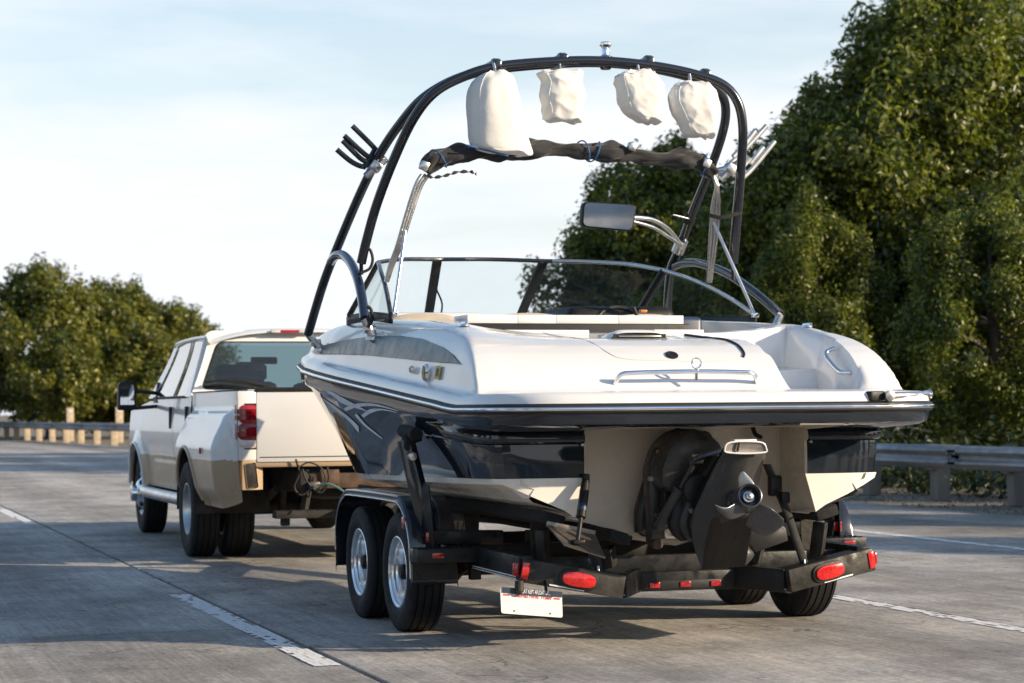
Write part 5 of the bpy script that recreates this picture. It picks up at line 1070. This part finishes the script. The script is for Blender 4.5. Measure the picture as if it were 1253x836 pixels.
for y, z, w in ((4.55, 1.335, .90), (4.75, 1.33, .90), (5.2, 1.29, .88), (5.8, 1.23, .86), (6.15, 1.17, .84), (6.24, 1.08, .83), (6.25, .60, .83)):
    rws.append([(t*w, y+.05*(1-t*t), z+.03*(1-t*t)) for t in np.linspace(-1, 1, 11)])
grid('hood', rws, M['white'], tk); box('front_bumper', (0, 6.38, .62), (1.95, .2, .28), M['chrome'], tk, None, .05)
# interior seen through the glass
for x in (-.42, .42):
    for y in (2.55, 3.55):
        box('seat', (x, y, 1.22), (.5, .16, .52), M['trim'], tk, Matrix.Rotation(R(8), 3, 'X'), .07); box('headrest', (x, y-.03, 1.56), (.28, .10, .19), M['trim'], tk, None, .05)
box('interior_mirror', (0, 4.0, 1.70), (.26, .03, .07), M['trim'], tk, None, .015); box('mirror_ornament', (0.0, 4.0, 1.59), (.05, .03, .14), M['trim'], tk, None, .02); box('dashboard', (0, 4.5, 1.22), (1.7, .4, .22), M['trim'], tk, None, .06)
box('cab_floor', (0, 3.4, .62), (1.9, 2.6, .06), M['under'], tk, None, 0)
# wheels
wd = make_wheel(WR, .235, .215, tk, (-.62, -.2, .2, .62), 'dual'); place_wheel(wd, (-1.065, RA, .40), -1)
for s, x in ((-1, -.775), (1, .775), (1, 1.065)): place_wheel(copy_tree(wd, tk), (x, RA, .40), s, .5)
wf = make_wheel(WR, .235, .215, tk, (-.62, -.2, .2, .62), 'front'); place_wheel(wf, (-.88, FA, .40), -1); place_wheel(copy_tree(wf, tk), (.88, FA, .40), 1, .3)
# chassis, axle, hitch
for s in (-1, 1): beam('frame_rail', (s*.48, -.02, .66), (s*.48, 5.9, .62), .07, .18, M['under'], tk, .006); mesh('rear_spring', *tube_geo(spline([(s*.55, .75, .58), (s*.55, RA, .44), (s*.55, 2.2, .58)], 6), .035, 6), M['under'], tk); tube('shock', [(s*.40, RA-.2, .38), (s*.42, RA-.35, .72)], .035, M['under'], tk)
mesh('rear_axle', *join(tube_geo([(-.95, RA, .40), (.95, RA, .40)], .06, 14), lathe_geo([(-.17, .05), (-.12, .15), (0, .19), (.1, .16), (.17, .06)], 20, 'Y', (0, RA-.02, .40))), M['under'], tk)
box('spare_carrier', (0, .62, .60), (.7, .6, .2), M['under'], tk, None, .08); tube('exhaust_pipe', [(.5, 3.5, .45), (.55, 2.2, .45), (.62, 1.0, .62), (.66, .3, .52)], .04, M['under'], tk); box('fuel_tank', (-.22, 2.7, .55), (.5, 1.3, .34), M['under'], tk, None, .06)
hp = box('hitch_beam', (0, .05, .66), (1.05, .12, .12), M['rust'], tk, None, .008); box('hitch_plate', (-.28, -.01, .69), (.16, .02, .12), M['rust'], tk, None, .01); beam('receiver', (0, .35, .56), (0, -.18, .53), .09, .09, M['rust'], tk); beam('ball_mount', (0, -.12, .52), (0, -.42, .50), .06, .06, M['rust'], tk)
sx0 = tat(335, 630, y=-.05); st_ = box('hitch_step', (sx0.x+.40, -.06, sx0.z), (.80, .16, .06), M['under'], tk, None, .01)
gs = [box_geo((sx0.x+.10+.04*i, -.06+.03*j, sx0.z+.032), (.02, .006, .004), Matrix.Rotation(R(45 if (i+j) % 2 else -45), 3, 'Z')) for i in range(16) for j in range(-2, 3)]
tag(mesh('tread_pattern', *join(*gs), M['under'], st_), kind='stuff'); box('step_mouth', (sx0.x+.006, -.06, sx0.z), (.02, .11, .04), M['trim'], st_, None, .004); box('step_bracket', (sx0.x+.10, -.0, sx0.z-.06), (.07, .06, .06), M['under'], st_, None, .01)
beam('step_arm', (sx0.x+.25, 0, sx0.z+.02), (sx0.x+.30, .05, .62), .05, .05, M['under'], tk)
for k, (P, r_, m_) in enumerate(( ([(362, 562), (366, 580), (360, 596), (368, 606), (380, 598), (384, 584)], .009, 'trim'), ([(370, 574), (376, 590), (392, 603), (402, 588), (400, 570)], .008, 'trim'), ([(366, 572), (378, 566), (394, 574), (398, 592), (388, 602)], .006, 'trim'))): tube('wiring', [tat(u, v, y=-.04-.02*k) for u, v in P], r_, M[m_], tk, 8)
box('trailer_socket', tat(385, 594, y=-.03), (.10, .06, .06), M['dsteel'], tk, None, .012)
tube('trailer_cord', [tat(388, 594, y=-.08), tat(400, 592, y=-.2), tat(412, 596, y=-.3), tat(424, 604, y=-.42)], .008, pm('green_cord', (.20, .42, .36), .5), tk, 8)
for u, v in ((436, 600), (414, 596), (425, 588)): pass
